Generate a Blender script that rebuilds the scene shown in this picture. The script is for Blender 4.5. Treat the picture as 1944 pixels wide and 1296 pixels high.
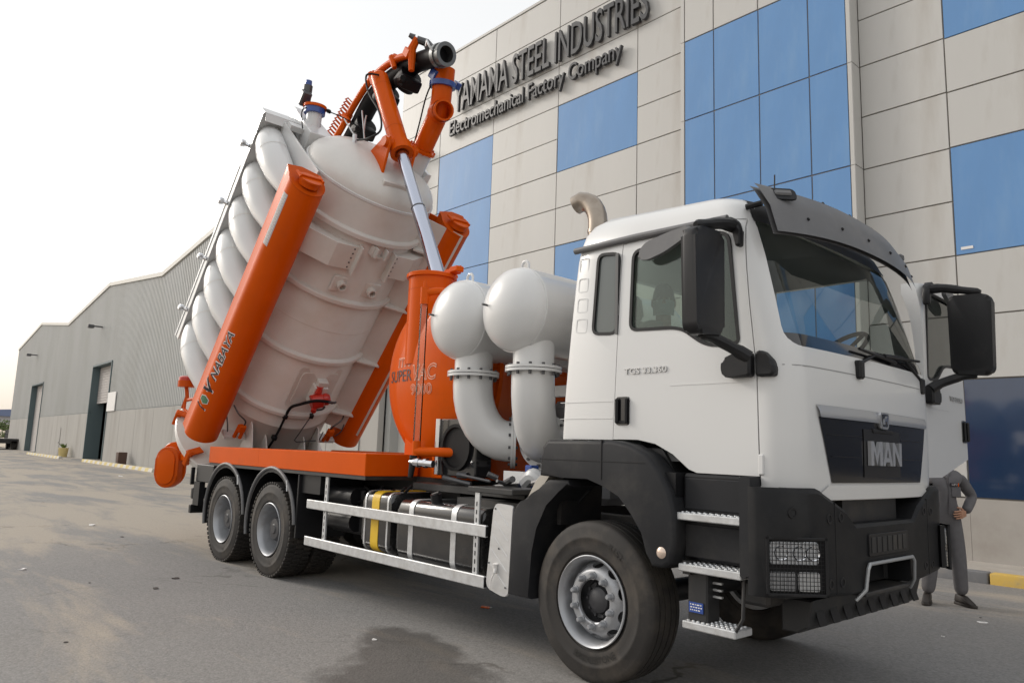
import bpy, bmesh, math, random
from math import radians, sin, cos, pi, sqrt, hypot, atan2
from mathutils import Vector, Matrix
random.seed(7)
for o in list(bpy.data.objects): bpy.data.objects.remove(o)
S = bpy.context.scene
COL = S.collection
# ------------------------------------------------------------------ camera
cam = bpy.data.objects.new('camera', bpy.data.cameras.new('camera')); COL.objects.link(cam); S.camera = cam
yaw, pitch, roll = radians(138.032), radians(8.419), radians(1.909)
f_ = Vector((cos(yaw)*cos(pitch), sin(yaw)*cos(pitch), sin(pitch)))
r_ = Vector((sin(yaw), -cos(yaw), 0)); u_ = r_.cross(f_)
r2 = cos(roll)*r_ + sin(roll)*u_; u2 = -sin(roll)*r_ + cos(roll)*u_
mw = Matrix((r2, u2, -f_)).transposed().to_4x4(); mw.translation = Vector((3.535, -5.176, 1.526))
cam.matrix_world = mw
cam.data.sensor_width = 36; cam.data.lens = 1413.2/1944*36; cam.data.clip_start = .05; cam.data.clip_end = 3000
# ------------------------------------------------------------------ world, sun, exposure
SUN_EL, SUN_AZ = radians(27), atan2(-.36, -.93)     # direction TO the sun in the ground plane
W = bpy.data.worlds.new('World'); S.world = W; W.use_nodes = True
nt = W.node_tree; nt.nodes.clear()
wo = nt.nodes.new('ShaderNodeOutputWorld'); bg = nt.nodes.new('ShaderNodeBackground')
sk = nt.nodes.new('ShaderNodeTexSky'); sk.sky_type = 'NISHITA'; sk.sun_disc = False
sk.sun_elevation = SUN_EL; sk.sun_rotation = pi/2 - SUN_AZ
sk.air_density = 1.0; sk.dust_density = 6.0; sk.ozone_density = .6; sk.altitude = 0
# the haze is warmer low over the horizon, whiter overhead
tcw = nt.nodes.new('ShaderNodeTexCoord'); sxy = nt.nodes.new('ShaderNodeSeparateXYZ'); mrw = nt.nodes.new('ShaderNodeMapRange'); mrw.inputs[1].default_value = 0.; mrw.inputs[2].default_value = .26
hzc = nt.nodes.new('ShaderNodeMix'); hzc.data_type = 'RGBA'; hzc.inputs[6].default_value = (11.6, 10.3, 8.6, 1); hzc.inputs[7].default_value = (12.0, 12.1, 12.1, 1)
nt.links.new(tcw.outputs['Generated'], sxy.inputs[0]); nt.links.new(sxy.outputs[2], mrw.inputs[0]); nt.links.new(mrw.outputs[0], hzc.inputs[0])
hs = nt.nodes.new('ShaderNodeHueSaturation'); hs.inputs['Saturation'].default_value = .42
mxw = nt.nodes.new('ShaderNodeMix'); mxw.data_type = 'RGBA'; mxw.inputs[0].default_value = .64
nt.links.new(hzc.outputs[2], mxw.inputs[7])     # even bright haze veil over the sky
nt.links.new(sk.outputs[0], hs.inputs['Color']); nt.links.new(hs.outputs[0], mxw.inputs[6])
nt.links.new(mxw.outputs[2], bg.inputs[0]); bg.inputs[1].default_value = .13
nt.links.new(bg.outputs[0], wo.inputs[0])
sl = bpy.data.lights.new('sun', 'SUN'); sl.energy = 1.7; sl.angle = radians(13); sl.color = (1, .93, .84)
sun = bpy.data.objects.new('sun', sl); COL.objects.link(sun)
sd = Vector((cos(SUN_EL)*cos(SUN_AZ), cos(SUN_EL)*sin(SUN_AZ), sin(SUN_EL)))
sun.rotation_euler = sd.to_track_quat('Z', 'Y').to_euler(); sun.location = sd*60
S.view_settings.view_transform = 'Standard'; S.view_settings.look = 'None'
S.view_settings.exposure = -0.28; S.view_settings.gamma = 1; S.view_settings.use_curve_mapping = False
S.render.engine = 'CYCLES'
S.cycles.max_bounces = 8; S.cycles.transparent_max_bounces = 12

# ------------------------------------------------------------------ materials
MATS = {}
def mat(name, col, rough=.5, metal=0., coat=0., spec=.5, var=.0, vscale=4., dirt=None, dscale=2., dstr=(.5,.75), bump=0., bscale=60., rvar=0., trans=0., alpha=None, coord='Object', stretch=None, emit=None):
    if name in MATS: return MATS[name]
    m = bpy.data.materials.new(name); m.use_nodes = True; n = m.node_tree.nodes; L = m.node_tree.links
    b = n['Principled BSDF']; b.inputs['Roughness'].default_value = rough; b.inputs['Metallic'].default_value = metal
    b.inputs['Coat Weight'].default_value = coat; b.inputs['Coat Roughness'].default_value = .06
    b.inputs['Specular IOR Level'].default_value = spec; b.inputs['Transmission Weight'].default_value = trans
    b.inputs['Base Color'].default_value = (*col, 1)
    if alpha is not None: b.inputs['Alpha'].default_value = alpha
    if emit: b.inputs['Emission Color'].default_value = (*emit[0], 1); b.inputs['Emission Strength'].default_value = emit[1]
    tc = n.new('ShaderNodeTexCoord'); vec = tc.outputs[coord]
    if stretch:
        mp = n.new('ShaderNodeMapping'); mp.inputs['Scale'].default_value = stretch; L.new(vec, mp.inputs[0]); vec = mp.outputs[0]
    cur = None
    def noise(s, det=5, ro=.6):
        t = n.new('ShaderNodeTexNoise'); t.inputs['Scale'].default_value = s; t.inputs['Detail'].default_value = det; t.inputs['Roughness'].default_value = ro; L.new(vec, t.inputs['Vector']); return t
    def ramp(src, a, c):
        r = n.new('ShaderNodeMapRange'); r.inputs[1].default_value = a; r.inputs[2].default_value = c; r.clamp = True; L.new(src, r.inputs[0]); return r.outputs[0]
    def mix(fac, A, B):
        x = n.new('ShaderNodeMix'); x.data_type = 'RGBA'; L.new(fac, x.inputs[0])
        for k, v in ((6, A), (7, B)):
            if hasattr(v, 'links'): L.new(v, x.inputs[k])
            else: x.inputs[k].default_value = (*v, 1)
        return x.outputs[2]
    if var:
        cur = mix(ramp(noise(vscale).outputs[0], .3, .7), tuple(c*(1-var) for c in col), tuple(min(1, c*(1+var)) for c in col))
    if dirt:
        cur = mix(ramp(noise(dscale, 8, .65).outputs[0], *dstr), cur if cur else col, dirt)
    if cur: L.new(cur, b.inputs['Base Color'])
    if rvar:
        r = n.new('ShaderNodeMapRange'); r.inputs[1].default_value = .3; r.inputs[2].default_value = .7; r.inputs[3].default_value = max(0, rough-rvar); r.inputs[4].default_value = min(1, rough+rvar)
        L.new(noise(vscale*1.7).outputs[0], r.inputs[0]); L.new(r.outputs[0], b.inputs['Roughness'])
    if bump:
        bp = n.new('ShaderNodeBump'); bp.inputs['Strength'].default_value = bump; bp.inputs['Distance'].default_value = .01
        L.new(noise(bscale, 4).outputs[0], bp.inputs['Height']); L.new(bp.outputs[0], b.inputs['Normal'])
    MATS[name] = m; return m
WHITE = mat('white_paint', (.67,.67,.665), .30, coat=.35, var=.012, vscale=.8)
TANKW = mat('tank_white', (.68,.655,.62), .42, coat=.15, var=.03, dirt=(.60,.55,.49), dscale=1.3, dstr=(.45,.8), rvar=.1)
ORANGE = mat('orange_paint', (.66,.096,.004), .32, coat=.14, spec=.04, var=.05, vscale=2, dirt=(.54,.09,.012), dscale=2.2, dstr=(.58,.85))
ORANGED = mat('orange_hatch', (.56,.082,.005), .34, coat=.14, spec=.04, var=.05)
PLAST = mat('grey_plastic', (.020,.0205,.023), .55, spec=.22, var=.10, vscale=3, dirt=(.06,.056,.052), dscale=2.5, dstr=(.5,.9), bump=.08, bscale=250)
PLASTL = mat('visor_grey', (.13,.13,.135), .5, var=.08, dirt=(.19,.18,.17), dscale=2, dstr=(.5,.85))
BLACK = mat('black_plastic', (.013,.013,.0145), .45, spec=.3, var=.1, dirt=(.03,.028,.027), dscale=4, dstr=(.55,.9))
BLACKG = mat('black_gloss', (.012,.012,.014), .12, coat=.6)
FRAMEB = mat('frame_black', (.02,.02,.021), .5, dirt=(.07,.06,.05), dscale=3, dstr=(.5,.85))
RUBBER = mat('rubber', (.026,.023,.021), .72, var=.15, vscale=6, dirt=(.085,.07,.055), dscale=3, dstr=(.48,.8), bump=.1, bscale=120)
RUBBERL = mat('rubber_letters', (.016,.015,.014), .5)
HOSE = mat('hose_black', (.008,.008,.009), .55, spec=.2)
SILVER = mat('wheel_silver', (.38,.39,.41), .42, metal=.5, var=.08, dirt=(.22,.20,.185), dscale=5, dstr=(.5,.85))
GALV = mat('galvanised', (.62,.63,.64), .42, metal=.55, var=.12, vscale=14, dirt=(.48,.47,.45), dscale=8, dstr=(.5,.8))
ALU = mat('aluminium_plate', (.66,.66,.66), .38, metal=.5, var=.06, vscale=6, dirt=(.55,.54,.52), dscale=4, dstr=(.5,.85), stretch=(1,1,3))
STEEL = mat('stainless', (.36,.31,.26), .32, metal=.9, var=.14, vscale=5, dirt=(.22,.17,.13), dscale=4, dstr=(.5,.8))
CHROME = mat('chrome', (.72,.73,.76), .10, metal=1.)
ROD = mat('rod_steel', (.50,.53,.62), .16, metal=1.)
DGREY = mat('dark_grey_metal', (.10,.10,.105), .4, metal=.5)
RED = mat('red_paint', (.52,.028,.016), .35, coat=.3, var=.08)
BLUE = mat('blue_enamel', (.03,.075,.30), .35, coat=.3)
YELLOW = mat('yellow_strap', (.72,.46,.02), .5, var=.05)
GREEN = mat('green_sticker', (.06,.42,.05), .5)
WHITED = mat('decal_white', (.82,.80,.78), .5)
INK = mat('decal_dark', (.03,.022,.03), .5)
SKIN = mat('skin', (.42,.22,.14), .55, var=.06)
CLOTH = mat('coverall', (.125,.12,.125), .85, var=.12, vscale=9, bump=.25, bscale=14)
SHOE = mat('shoe', (.03,.024,.02), .55)
HAIR = mat('hair', (.012,.010,.009), .6)
MASK = mat('face_mask', (.60,.86,.95), .8)
SHIRT = mat('shirt', (.16,.17,.19), .85)
SEAT = mat('seat_fabric', (.07,.075,.08), .9)
INTER = mat('interior_trim', (.16,.16,.16), .8)
CLEAR = mat('lamp_lens', (.62,.64,.67), .22, metal=.5, coat=.5)
BUMP = mat('bumper_black', (.013,.0135,.015), .5, spec=.2, var=.12, vscale=3, dirt=(.034,.032,.031), dscale=2.2, dstr=(.5,.9), bump=.06, bscale=200)
def glass(name, col, alpha, rough=.02, gl=.9):
    m = bpy.data.materials.new(name); m.use_nodes = True; n = m.node_tree.nodes; L = m.node_tree.links; n.clear()
    o = n.new('ShaderNodeOutputMaterial'); t = n.new('ShaderNodeBsdfTransparent'); t.inputs[0].default_value = (*col, 1)
    g = n.new('ShaderNodeBsdfGlossy'); g.inputs['Roughness'].default_value = rough; g.inputs['Color'].default_value = (gl,gl,gl*.98,1)
    fr = n.new('ShaderNodeFresnel'); fr.inputs[0].default_value = 1.5
    d = n.new('ShaderNodeBsdfDiffuse'); d.inputs[0].default_value = (.25,.28,.26,1)
    m1 = n.new('ShaderNodeMixShader'); m1.inputs[0].default_value = alpha; L.new(t.outputs[0], m1.inputs[1]); L.new(d.outputs[0], m1.inputs[2])
    m2 = n.new('ShaderNodeMixShader'); L.new(fr.outputs[0], m2.inputs[0]); L.new(m1.outputs[0], m2.inputs[1]); L.new(g.outputs[0], m2.inputs[2])
    L.new(m2.outputs[0], o.inputs[0]); return m
GLASS = glass('cab_glass', (.60,.68,.63), .13)
GLASSW = glass('windscreen_glass', (.50,.56,.54), .05, gl=.62)
GLASST = glass('sight_glass', (.97,.96,.94), .0)

# ------------------------------------------------------------------ mesh helpers
class MB:
    """collects shapes into one mesh"""
    def __init__(s): s.b = bmesh.new(); s.mats = []; s.mi = 0
    def use(s, m):
        if m not in s.mats: s.mats.append(m)
        s.mi = s.mats.index(m); return s
    def _f(s, vs):
        try:
            f = s.b.faces.new(vs); f.material_index = s.mi; return f
        except ValueError: return None
    def box(s, lo, hi, bev=0., M=None, seg=1):
        x0,y0,z0 = lo; x1,y1,z1 = hi
        return s.hexa([(x0,y0,z0),(x1,y0,z0),(x1,y1,z0),(x0,y1,z0),(x0,y0,z1),(x1,y0,z1),(x1,y1,z1),(x0,y1,z1)], bev, M, seg)
    def hexa(s, P, bev=0., M=None, seg=1):
        vs = [s.b.verts.new(M @ Vector(p) if M else p) for p in P]
        fs = [s._f([vs[i] for i in q]) for q in ((3,2,1,0),(4,5,6,7),(0,1,5,4),(1,2,6,5),(2,3,7,6),(3,0,4,7))]
        if bev: s._bev(fs, bev, seg)
        return s
    def _bev(s, fs, bev, seg):
        es = list({e for f in fs if f for e in f.edges})
        r = bmesh.ops.bevel(s.b, geom=es, offset=bev, segments=seg, affect='EDGES', profile=.5, clamp_overlap=True)
        for f in r['faces']: f.material_index = s.mi
    def cyl(s, p0, p1, r0, r1=None, n=24, cap=True, M=None):
        r1 = r0 if r1 is None else r1
        return s.tube([p0, p1], [r0, r1], n, cap, M)
    def tube(s, pts, rad, n=16, cap=True, M=None, miter=True):
        P = [Vector(p) for p in pts]
        R = rad if isinstance(rad, (list, tuple)) else [rad]*len(P)
        rings = []; up = None
        D = [(q-p) for p, q in zip(P, P[1:])]; D = [d.normalized() if d.length > 1e-7 else None for d in D]
        g0 = next(d for d in D if d is not None)
        for i in range(len(D)):          # stepped profiles double back on one line: keep one sense
            if D[i] is None: D[i] = D[i-1] if i else g0
            elif D[i].dot(D[i-1] if i else g0) < -.95: D[i] = -D[i]
        for i, p in enumerate(P):
            a = D[i-1] if i else None; c = D[i] if i < len(D) else None
            t = ((a or c) + (c or a)); t = t.normalized() if t.length > 1e-6 else (a or c)
            if up is None:
                up = Vector((0,0,1)) if abs(t.z) < .9 else Vector((1,0,0))
            x = up.cross(t)
            if x.length < 1e-5: x = Vector((1,0,0)).cross(t)
            x.normalize(); y = t.cross(x); up = y
            k = 1.
            if a and c and miter: k = 1/max(.35, cos(a.angle(c)/2))
            bend = (c-a) if (a and c) else None
            ring = []
            for j in range(n):
                v = (x*cos(2*pi*j/n) + y*sin(2*pi*j/n))*R[i]
                if bend is not None and bend.length > 1e-4 and k > 1.0001:
                    bd = bend.normalized(); v = v + bd*(v.dot(bd))*(k-1)
                q = p+v; ring.append(s.b.verts.new(M @ q if M else q))
            rings.append(ring)
        for A, B in zip(rings, rings[1:]):
            for j in range(n): s._f([A[j], A[(j+1)%n], B[(j+1)%n], B[j]])
        if cap: s._f(rings[0][::-1]); s._f(rings[-1])
        return s
    def rev(s, prof, n=48, M=None, close=False, a0=0., a1=2*pi):
        """profile [(axial, radius)] turned about local X"""
        full = abs(a1-a0-2*pi) < 1e-6; m = n if full else n+1
        rings = []
        for ax, r in prof:
            if r < 1e-6:
                v = Vector((ax,0,0)); rings.append([s.b.verts.new(M @ v if M else v)])
            else:
                ring = []
                for j in range(m):
                    a = a0+(a1-a0)*j/n; v = Vector((ax, r*cos(a), r*sin(a))); ring.append(s.b.verts.new(M @ v if M else v))
                rings.append(ring)
        seq = list(zip(rings, rings[1:])) + ([(rings[-1], rings[0])] if close else [])
        for A, B in seq:
            for j in range(n if full else n):
                k = (j+1) % m
                if not full and j == m-1: continue
                if len(A) == 1 and len(B) == 1: continue
                if len(A) == 1: s._f([A[0], B[k], B[j]])
                elif len(B) == 1: s._f([A[j], A[k], B[0]])
                else: s._f([A[j], A[k], B[k], B[j]])
        return s
    def prism(s, poly, lo, hi, axis='y', bev=0., M=None, seg=1):
        """poly in the plane across axis (x,z for y; y,z for x; x,y for z)"""
        def pt(p, h): return {'y':(p[0],h,p[1]), 'x':(h,p[0],p[1]), 'z':(p[0],p[1],h)}[axis]
        A = [s.b.verts.new(M @ Vector(pt(p,lo)) if M else pt(p,lo)) for p in poly]
        B = [s.b.verts.new(M @ Vector(pt(p,hi)) if M else pt(p,hi)) for p in poly]
        n = len(poly); fs = [s._f(A), s._f(B[::-1])] + [s._f([A[(j+1)%n], A[j], B[j], B[(j+1)%n]]) for j in range(n)]
        if bev: s._bev([f for f in fs[:2] if f], bev, seg)
        return s
    def grid(s, rows, close=False):
        V = [[s.b.verts.new(p) for p in r] for r in rows]
        for A, B in zip(V, V[1:]):
            for j in range(len(A)-1): s._f([A[j], A[j+1], B[j+1], B[j]])
            if close: s._f([A[-1], A[0], B[0], B[-1]])
        return V
    def mesh(s, name, smooth=35):
        bmesh.ops.recalc_face_normals(s.b, faces=s.b.faces[:])
        me = bpy.data.meshes.new(name); s.b.to_mesh(me); s.b.free()
        for m in s.mats: me.materials.append(m)
        if smooth:
            me.polygons.foreach_set('use_smooth', [True]*len(me.polygons)); me.set_sharp_from_angle(angle=radians(smooth))
        return me
    def obj(s, name, m=None, parent=None, smooth=35, **k):
        me = s.mesh(name, smooth)
        if m is not None and not me.materials: me.materials.append(m)
        return link(name, me, parent, **k)
def link(name, me, parent=None, label=None, cat=None, group=None, kind=None, M=None):
    o = bpy.data.objects.new(name, me); COL.objects.link(o)
    if parent is not None: o.parent = parent
    if M is not None: o.matrix_basis = M
    for k, v in (('label',label),('category',cat),('group',group),('kind',kind)):
        if v: o[k] = v
    return o
def thing(name, label, cat, loc=(0,0,0), rz=0, group=None):
    o = link(name, None, None, label, cat, group); o.location = loc; o.rotation_euler = (0,0,rz); o.empty_display_size = .2; return o
def rpoly(P, r, n=4):
    """round the corners of a polygon"""
    out = []; N = len(P)
    for i in range(N):
        p = Vector(P[i]); a = Vector(P[i-1])-p; c = Vector(P[(i+1)%N])-p
        rr = min(r if not isinstance(r, (list,tuple)) else r[i], a.length*.45, c.length*.45)
        if rr < 1e-5: out.append(tuple(p)); continue
        q0 = p+a.normalized()*rr; q1 = p+c.normalized()*rr
        for k in range(n+1):
            t = k/n; out.append(tuple(q0*(1-t)**2 + p*2*t*(1-t) + q1*t*t))
    return out
def arc(c, r, a0, a1, n, plane='xz', off=0.):
    out = []
    for k in range(n+1):
        a = radians(a0+(a1-a0)*k/n); u, v = c[0]+r*cos(a), c[1]+r*sin(a)
        out.append({'xz':(u,off,v),'xy':(u,v,off),'yz':(off,u,v)}[plane])
    return out
def spline(P, n=8):
    P = [Vector(p) for p in P]; out = []
    for i in range(len(P)-1):
        a = P[max(i-1,0)]; b = P[i]; c = P[i+1]; d = P[min(i+2,len(P)-1)]
        for k in range(n):
            t = k/n; out.append(.5*((2*b)+(c-a)*t+(2*a-5*b+4*c-d)*t*t+(3*b-a-3*c+d)*t**3))
    out.append(P[-1]); return out
def boolean(me, cutter, op='DIFFERENCE'):
    """me, cutter: meshes -> new mesh"""
    a = bpy.data.objects.new('tmp_a', me); c = bpy.data.objects.new('tmp_c', cutter)
    COL.objects.link(a); COL.objects.link(c)
    md = a.modifiers.new('b', 'BOOLEAN'); md.object = c; md.operation = op; md.solver = 'EXACT'
    dg = bpy.context.evaluated_depsgraph_get(); dg.update()
    r = bpy.data.meshes.new_from_object(a.evaluated_get(dg))
    bpy.data.objects.remove(a); bpy.data.objects.remove(c)
    return r
def closed(me):
    b = bmesh.new(); b.from_mesh(me); n = sum(1 for e in b.edges if len(e.link_faces) != 2); v = b.calc_volume(); b.free(); return n, round(v, 3), len(me.polygons)
def smooth(me, ang=35):
    me.polygons.foreach_set('use_smooth', [True]*len(me.polygons)); me.set_sharp_from_angle(angle=radians(ang)); return me
def setmat(me, m):
    me.materials.clear(); me.materials.append(m); return me
def text_mesh(txt, size=1., ext=0., shear=0., space=1., sx=1., off=0., bevel=0., align='LEFT'):
    cu = bpy.data.curves.new('t', 'FONT'); cu.body = txt; cu.size = size; cu.extrude = ext; cu.shear = shear; cu.space_character = space; cu.offset = off
    cu.bevel_depth = bevel; cu.align_x = align; cu.resolution_u = 3
    o = bpy.data.objects.new('tmp_t', cu); COL.objects.link(o)
    dg = bpy.context.evaluated_depsgraph_get(); dg.update()
    me = bpy.data.meshes.new_from_object(o.evaluated_get(dg)); bpy.data.objects.remove(o); bpy.data.curves.remove(cu)
    for v in me.vertices: v.co.x *= sx
    return me
def fit_text(txt, width, height, ext=0., **k):
    """text scaled so that its box is width x height, lower left corner at 0,0"""
    me = text_mesh(txt, 1., ext, **k)
    xs = [v.co.x for v in me.vertices]; ys = [v.co.y for v in me.vertices]
    ax, ay = width/(max(xs)-min(xs)), height/(max(ys)-min(ys)); x0, y0 = min(xs), min(ys)
    for v in me.vertices: v.co.x = (v.co.x-x0)*ax; v.co.y = (v.co.y-y0)*ay
    return me
def split_letters(me):
    """islands of a text mesh grouped into letters by x overlap -> list of meshes"""
    b = bmesh.new(); b.from_mesh(me); seen = set(); isl = []
    for v in b.verts:
        if v in seen: continue
        st = [v]; comp = []; seen.add(v)
        while st:
            q = st.pop(); comp.append(q)
            for e in q.link_edges:
                w = e.other_vert(q)
                if w not in seen: seen.add(w); st.append(w)
        xs = [q.co.x for q in comp]; isl.append([min(xs), max(xs), comp])
    isl.sort(key=lambda t: t[0]); grp = []
    for a, c, comp in isl:
        if grp and min(grp[-1][1], c)-a > .6*min(c-a, grp[-1][1]-grp[-1][0]): grp[-1][2] += comp; grp[-1][1] = max(grp[-1][1], c)
        else: grp.append([a, c, list(comp)])
    out = []
    for a, c, comp in grp:
        cs = set(comp); nb = bmesh.new(); mp = {v: nb.verts.new(v.co) for v in comp}
        for f in b.faces:
            if f.verts[0] in cs:
                try: nb.faces.new([mp[v] for v in f.verts])
                except ValueError: pass
        m2 = bpy.data.meshes.new('letter'); nb.to_mesh(m2); nb.free(); out.append(m2)
    b.free(); return out
def warp(me, fn):
    for v in me.vertices: v.co = fn(v.co)
    return me
def copy_tree(o, parent=None):
    c = o.copy(); COL.objects.link(c); c.parent = parent if parent else o.parent
    for ch in list(o.children): copy_tree(ch, c)
    return c
# ================================================================== SETTING
STAINS = [(-.30,-2.50,1.25,.62,-.5), (-1.45,-1.66,.72,.36,-.25), (-.85,-2.0,.75,.5,-.5)]
SIGN1 = (-13.44,-6.25,11.52,12.40); SIGN2 = (-13.62,-7.02,10.70,11.30)
def ground_material():
    m = bpy.data.materials.new('asphalt'); m.use_nodes = True; n = m.node_tree.nodes; L = m.node_tree.links; b = n['Principled BSDF']
    tc = n.new('ShaderNodeTexCoord'); P = tc.outputs['Object']
    def noise(s, det=6, ro=.6, vec=P, dist=0.):
        t = n.new('ShaderNodeTexNoise'); t.inputs['Scale'].default_value = s; t.inputs['Detail'].default_value = det; t.inputs['Roughness'].default_value = ro; t.inputs['Distortion'].default_value = dist; L.new(vec, t.inputs['Vector']); return t.outputs[0]
    def rng(src, a, c, lo=0., hi=1.):
        r = n.new('ShaderNodeMapRange'); r.inputs[1].default_value = a; r.inputs[2].default_value = c; r.inputs[3].default_value = lo; r.inputs[4].default_value = hi; L.new(src, r.inputs[0]); return r.outputs[0]
    def mix(fac, A, B):
        x = n.new('ShaderNodeMix'); x.data_type = 'RGBA'; L.new(fac, x.inputs[0])
        for k, v in ((6, A), (7, B)):
            if hasattr(v, 'links'): L.new(v, x.inputs[k])
            else: x.inputs[k].default_value = (*v, 1)
        return x.outputs[2]
    def math_(op, A, B):
        x = n.new('ShaderNodeMath'); x.operation = op
        for k, v in ((0, A), (1, B)):
            if hasattr(v, 'links'): L.new(v, x.inputs[k])
            else: x.inputs[k].default_value = v
        return x.outputs[0]
    base = mix(rng(noise(.5, 6), .3, .7), (.190,.186,.183), (.245,.238,.231))
    agg = n.new('ShaderNodeTexVoronoi'); agg.inputs['Scale'].default_value = 62; L.new(P, agg.inputs['Vector'])
    agc = n.new('ShaderNodeSeparateColor'); L.new(agg.outputs['Color'], agc.inputs[0])
    gr1 = mix(agc.outputs[0], (.085,.083,.082), (.36,.345,.33))
    gr2 = mix(rng(noise(24, 5, .75), .32, .70), (.13,.127,.124), (.315,.304,.292))
    bm_ = n.new('ShaderNodeMix'); bm_.data_type = 'RGBA'; bm_.inputs[0].default_value = .55; L.new(gr1, bm_.inputs[6]); L.new(gr2, bm_.inputs[7])
    bm2 = n.new('ShaderNodeMix'); bm2.data_type = 'RGBA'; bm2.inputs[0].default_value = .55; L.new(base, bm2.inputs[6]); L.new(bm_.outputs[2], bm2.inputs[7])
    c = bm2.outputs[2]
    c = mix(rng(noise(9, 6, .7), .60, .80, 0., .5), c, (.13,.125,.12))
    # hairline cracks
    ck = n.new('ShaderNodeTexVoronoi'); ck.feature = 'DISTANCE_TO_EDGE'; ck.inputs['Scale'].default_value = .33
    wv = n.new('ShaderNodeVectorMath'); wv.operation = 'ADD'; nzv = n.new('ShaderNodeTexNoise'); nzv.inputs['Scale'].default_value = 1.6; nzv.inputs['Detail'].default_value = 8; L.new(P, nzv.inputs['Vector'])
    L.new(P, wv.inputs[0]); L.new(nzv.outputs['Color'], wv.inputs[1]); L.new(wv.outputs[0], ck.inputs['Vector'])
    crack = math_('MULTIPLY', rng(ck.outputs['Distance'], .010, .003), rng(noise(.4, 3), .50, .62))
    c = mix(crack, c, (.06,.056,.053))
    # blown sand lying in long drifts across the yard
    mp = n.new('ShaderNodeMapping'); mp.inputs['Rotation'].default_value = (0,0,radians(-28)); mp.inputs['Scale'].default_value = (.16,.62,1); L.new(P, mp.inputs[0])
    s1 = noise(1.0, 7, .62, mp.outputs[0], .6)
    mp2 = n.new('ShaderNodeMapping'); mp2.inputs['Rotation'].default_value = (0,0,radians(12)); mp2.inputs['Scale'].default_value = (.5,2.2,1); L.new(P, mp2.inputs[0])
    s2 = noise(1.0, 6, .7, mp2.outputs[0], .4)
    sep = n.new('ShaderNodeSeparateXYZ'); L.new(P, sep.inputs[0])
    # sand gathers towards the open yard at the rear
    zone = rng(sep.outputs[0], -1.5, -7.5, .0, 1.)
    sand = math_('ADD', math_('MULTIPLY', s1, .72), math_('MULTIPLY', s2, .28))
    sand = math_('ADD', sand, math_('MULTIPLY', zone, .085))
    fac = rng(sand, .525, .625, 0., .88)
    fac = math_('MULTIPLY', fac, rng(noise(38, 5, .75), .30, .60, .25, 1.))
    sc = mix(rng(noise(90, 3), .3, .7), (.36,.305,.24), (.46,.395,.315))
    c = mix(fac, c, sc)
    film = rng(noise(.22, 4, .5), .42, .7, 0., .18); c = mix(film, c, (.36,.31,.25))
    # water/oil stain beside the truck
    nz = n.new('ShaderNodeTexNoise'); nz.inputs['Scale'].default_value = 3.6; nz.inputs['Detail'].default_value = 6; L.new(P, nz.inputs['Vector'])
    def blob(cx, cy, rx, ry, rot):
        mpp = n.new('ShaderNodeMapping'); mpp.vector_type = 'TEXTURE'; mpp.inputs['Location'].default_value = (cx,cy,0); mpp.inputs['Rotation'].default_value = (0,0,rot); mpp.inputs['Scale'].default_value = (rx,ry,50); L.new(P, mpp.inputs[0])
        ln = n.new('ShaderNodeVectorMath'); ln.operation = 'LENGTH'; L.new(mpp.outputs[0], ln.inputs[0])
        return math_('ADD', ln.outputs['Value'], math_('MULTIPLY', math_('SUBTRACT', nz.outputs[0], .5), 1.0))
    st = None
    for q in STAINS:
        v = rng(blob(*q), 1.12, .82); st = v if st is None else math_('MAXIMUM', st, v)
    wet = math_('MULTIPLY', st, .72)
    dk = n.new('ShaderNodeMix'); dk.data_type = 'RGBA'; dk.blend_type = 'MULTIPLY'; L.new(wet, dk.inputs[0]); L.new(c, dk.inputs[6]); dk.inputs[7].default_value = (.30,.285,.27,1)
    c = dk.outputs[2]
    # small oil drips
    od = rng(noise(1.3, 3, .5), .70, .76, 0., .45); c = mix(od, c, (.07,.066,.062))
    L.new(c, b.inputs['Base Color'])
    L.new(rng(st, 0, 1, .85, .55), b.inputs['Roughness']); b.inputs['Specular IOR Level'].default_value = .3
    bp = n.new('ShaderNodeBump'); bp.inputs['Strength'].default_value = .55; bp.inputs['Distance'].default_value = .006
    L.new(math_('ADD', math_('MULTIPLY', agg.outputs['Distance'], -.6), noise(40, 4, .7)), bp.inputs['Height']); L.new(bp.outputs[0], b.inputs['Normal'])
    return m

g = MB(); g.grid([[(x, y, 0) for x in (-700,-120,-30,0,8,30,120,700)] for y in (-700,-120,-30,-6,0,8,30,120,700)])
g.obj('ground', ground_material(), kind='structure', smooth=0)

# ---------------------------------------------------------------- facade frame
TH = radians(.555)
FD, BD = 7.759, 7.442            # wall plane, bay plane (metres along the facade normal)
PANEL = mat('cladding_panel', (.56,.55,.525), .45, spec=.4, var=.035, vscale=.5, dirt=(.44,.41,.37), dscale=.9, dstr=(.55,.85), stretch=(1.6,1,.35))
JOINT = mat('joint_sealant', (.20,.185,.165), .8)
BLUEG = mat('blue_glass', (.085,.245,.52), .10, metal=.0, coat=.8, spec=.6, var=.06, vscale=.8, dirt=(.14,.30,.54), dscale=1.2, dstr=(.5,.9), stretch=(2,1,.5))
DARKG = mat('dark_blue_glass', (.022,.045,.10), .07, coat=.8, spec=.7, var=.12, vscale=.7)
SIGN = mat('sign_letters', (.055,.055,.058), .4, metal=.3)
PLINTH = mat('plinth_concrete', (.40,.375,.345), .8, var=.06, vscale=1.2, dirt=(.33,.30,.27), dscale=1.5, dstr=(.5,.8))
office = thing('office_building', 'beige panel clad office building with blue glass and dark company lettering', 'building', (0,0,0), TH)
def fcore():
    b = MB(); J = .022
    b.box((-16.25, FD+J, -.3), (14, FD+14, 13.5)); return b
fcore().obj('wall', JOINT, office, smooth=0)
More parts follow.
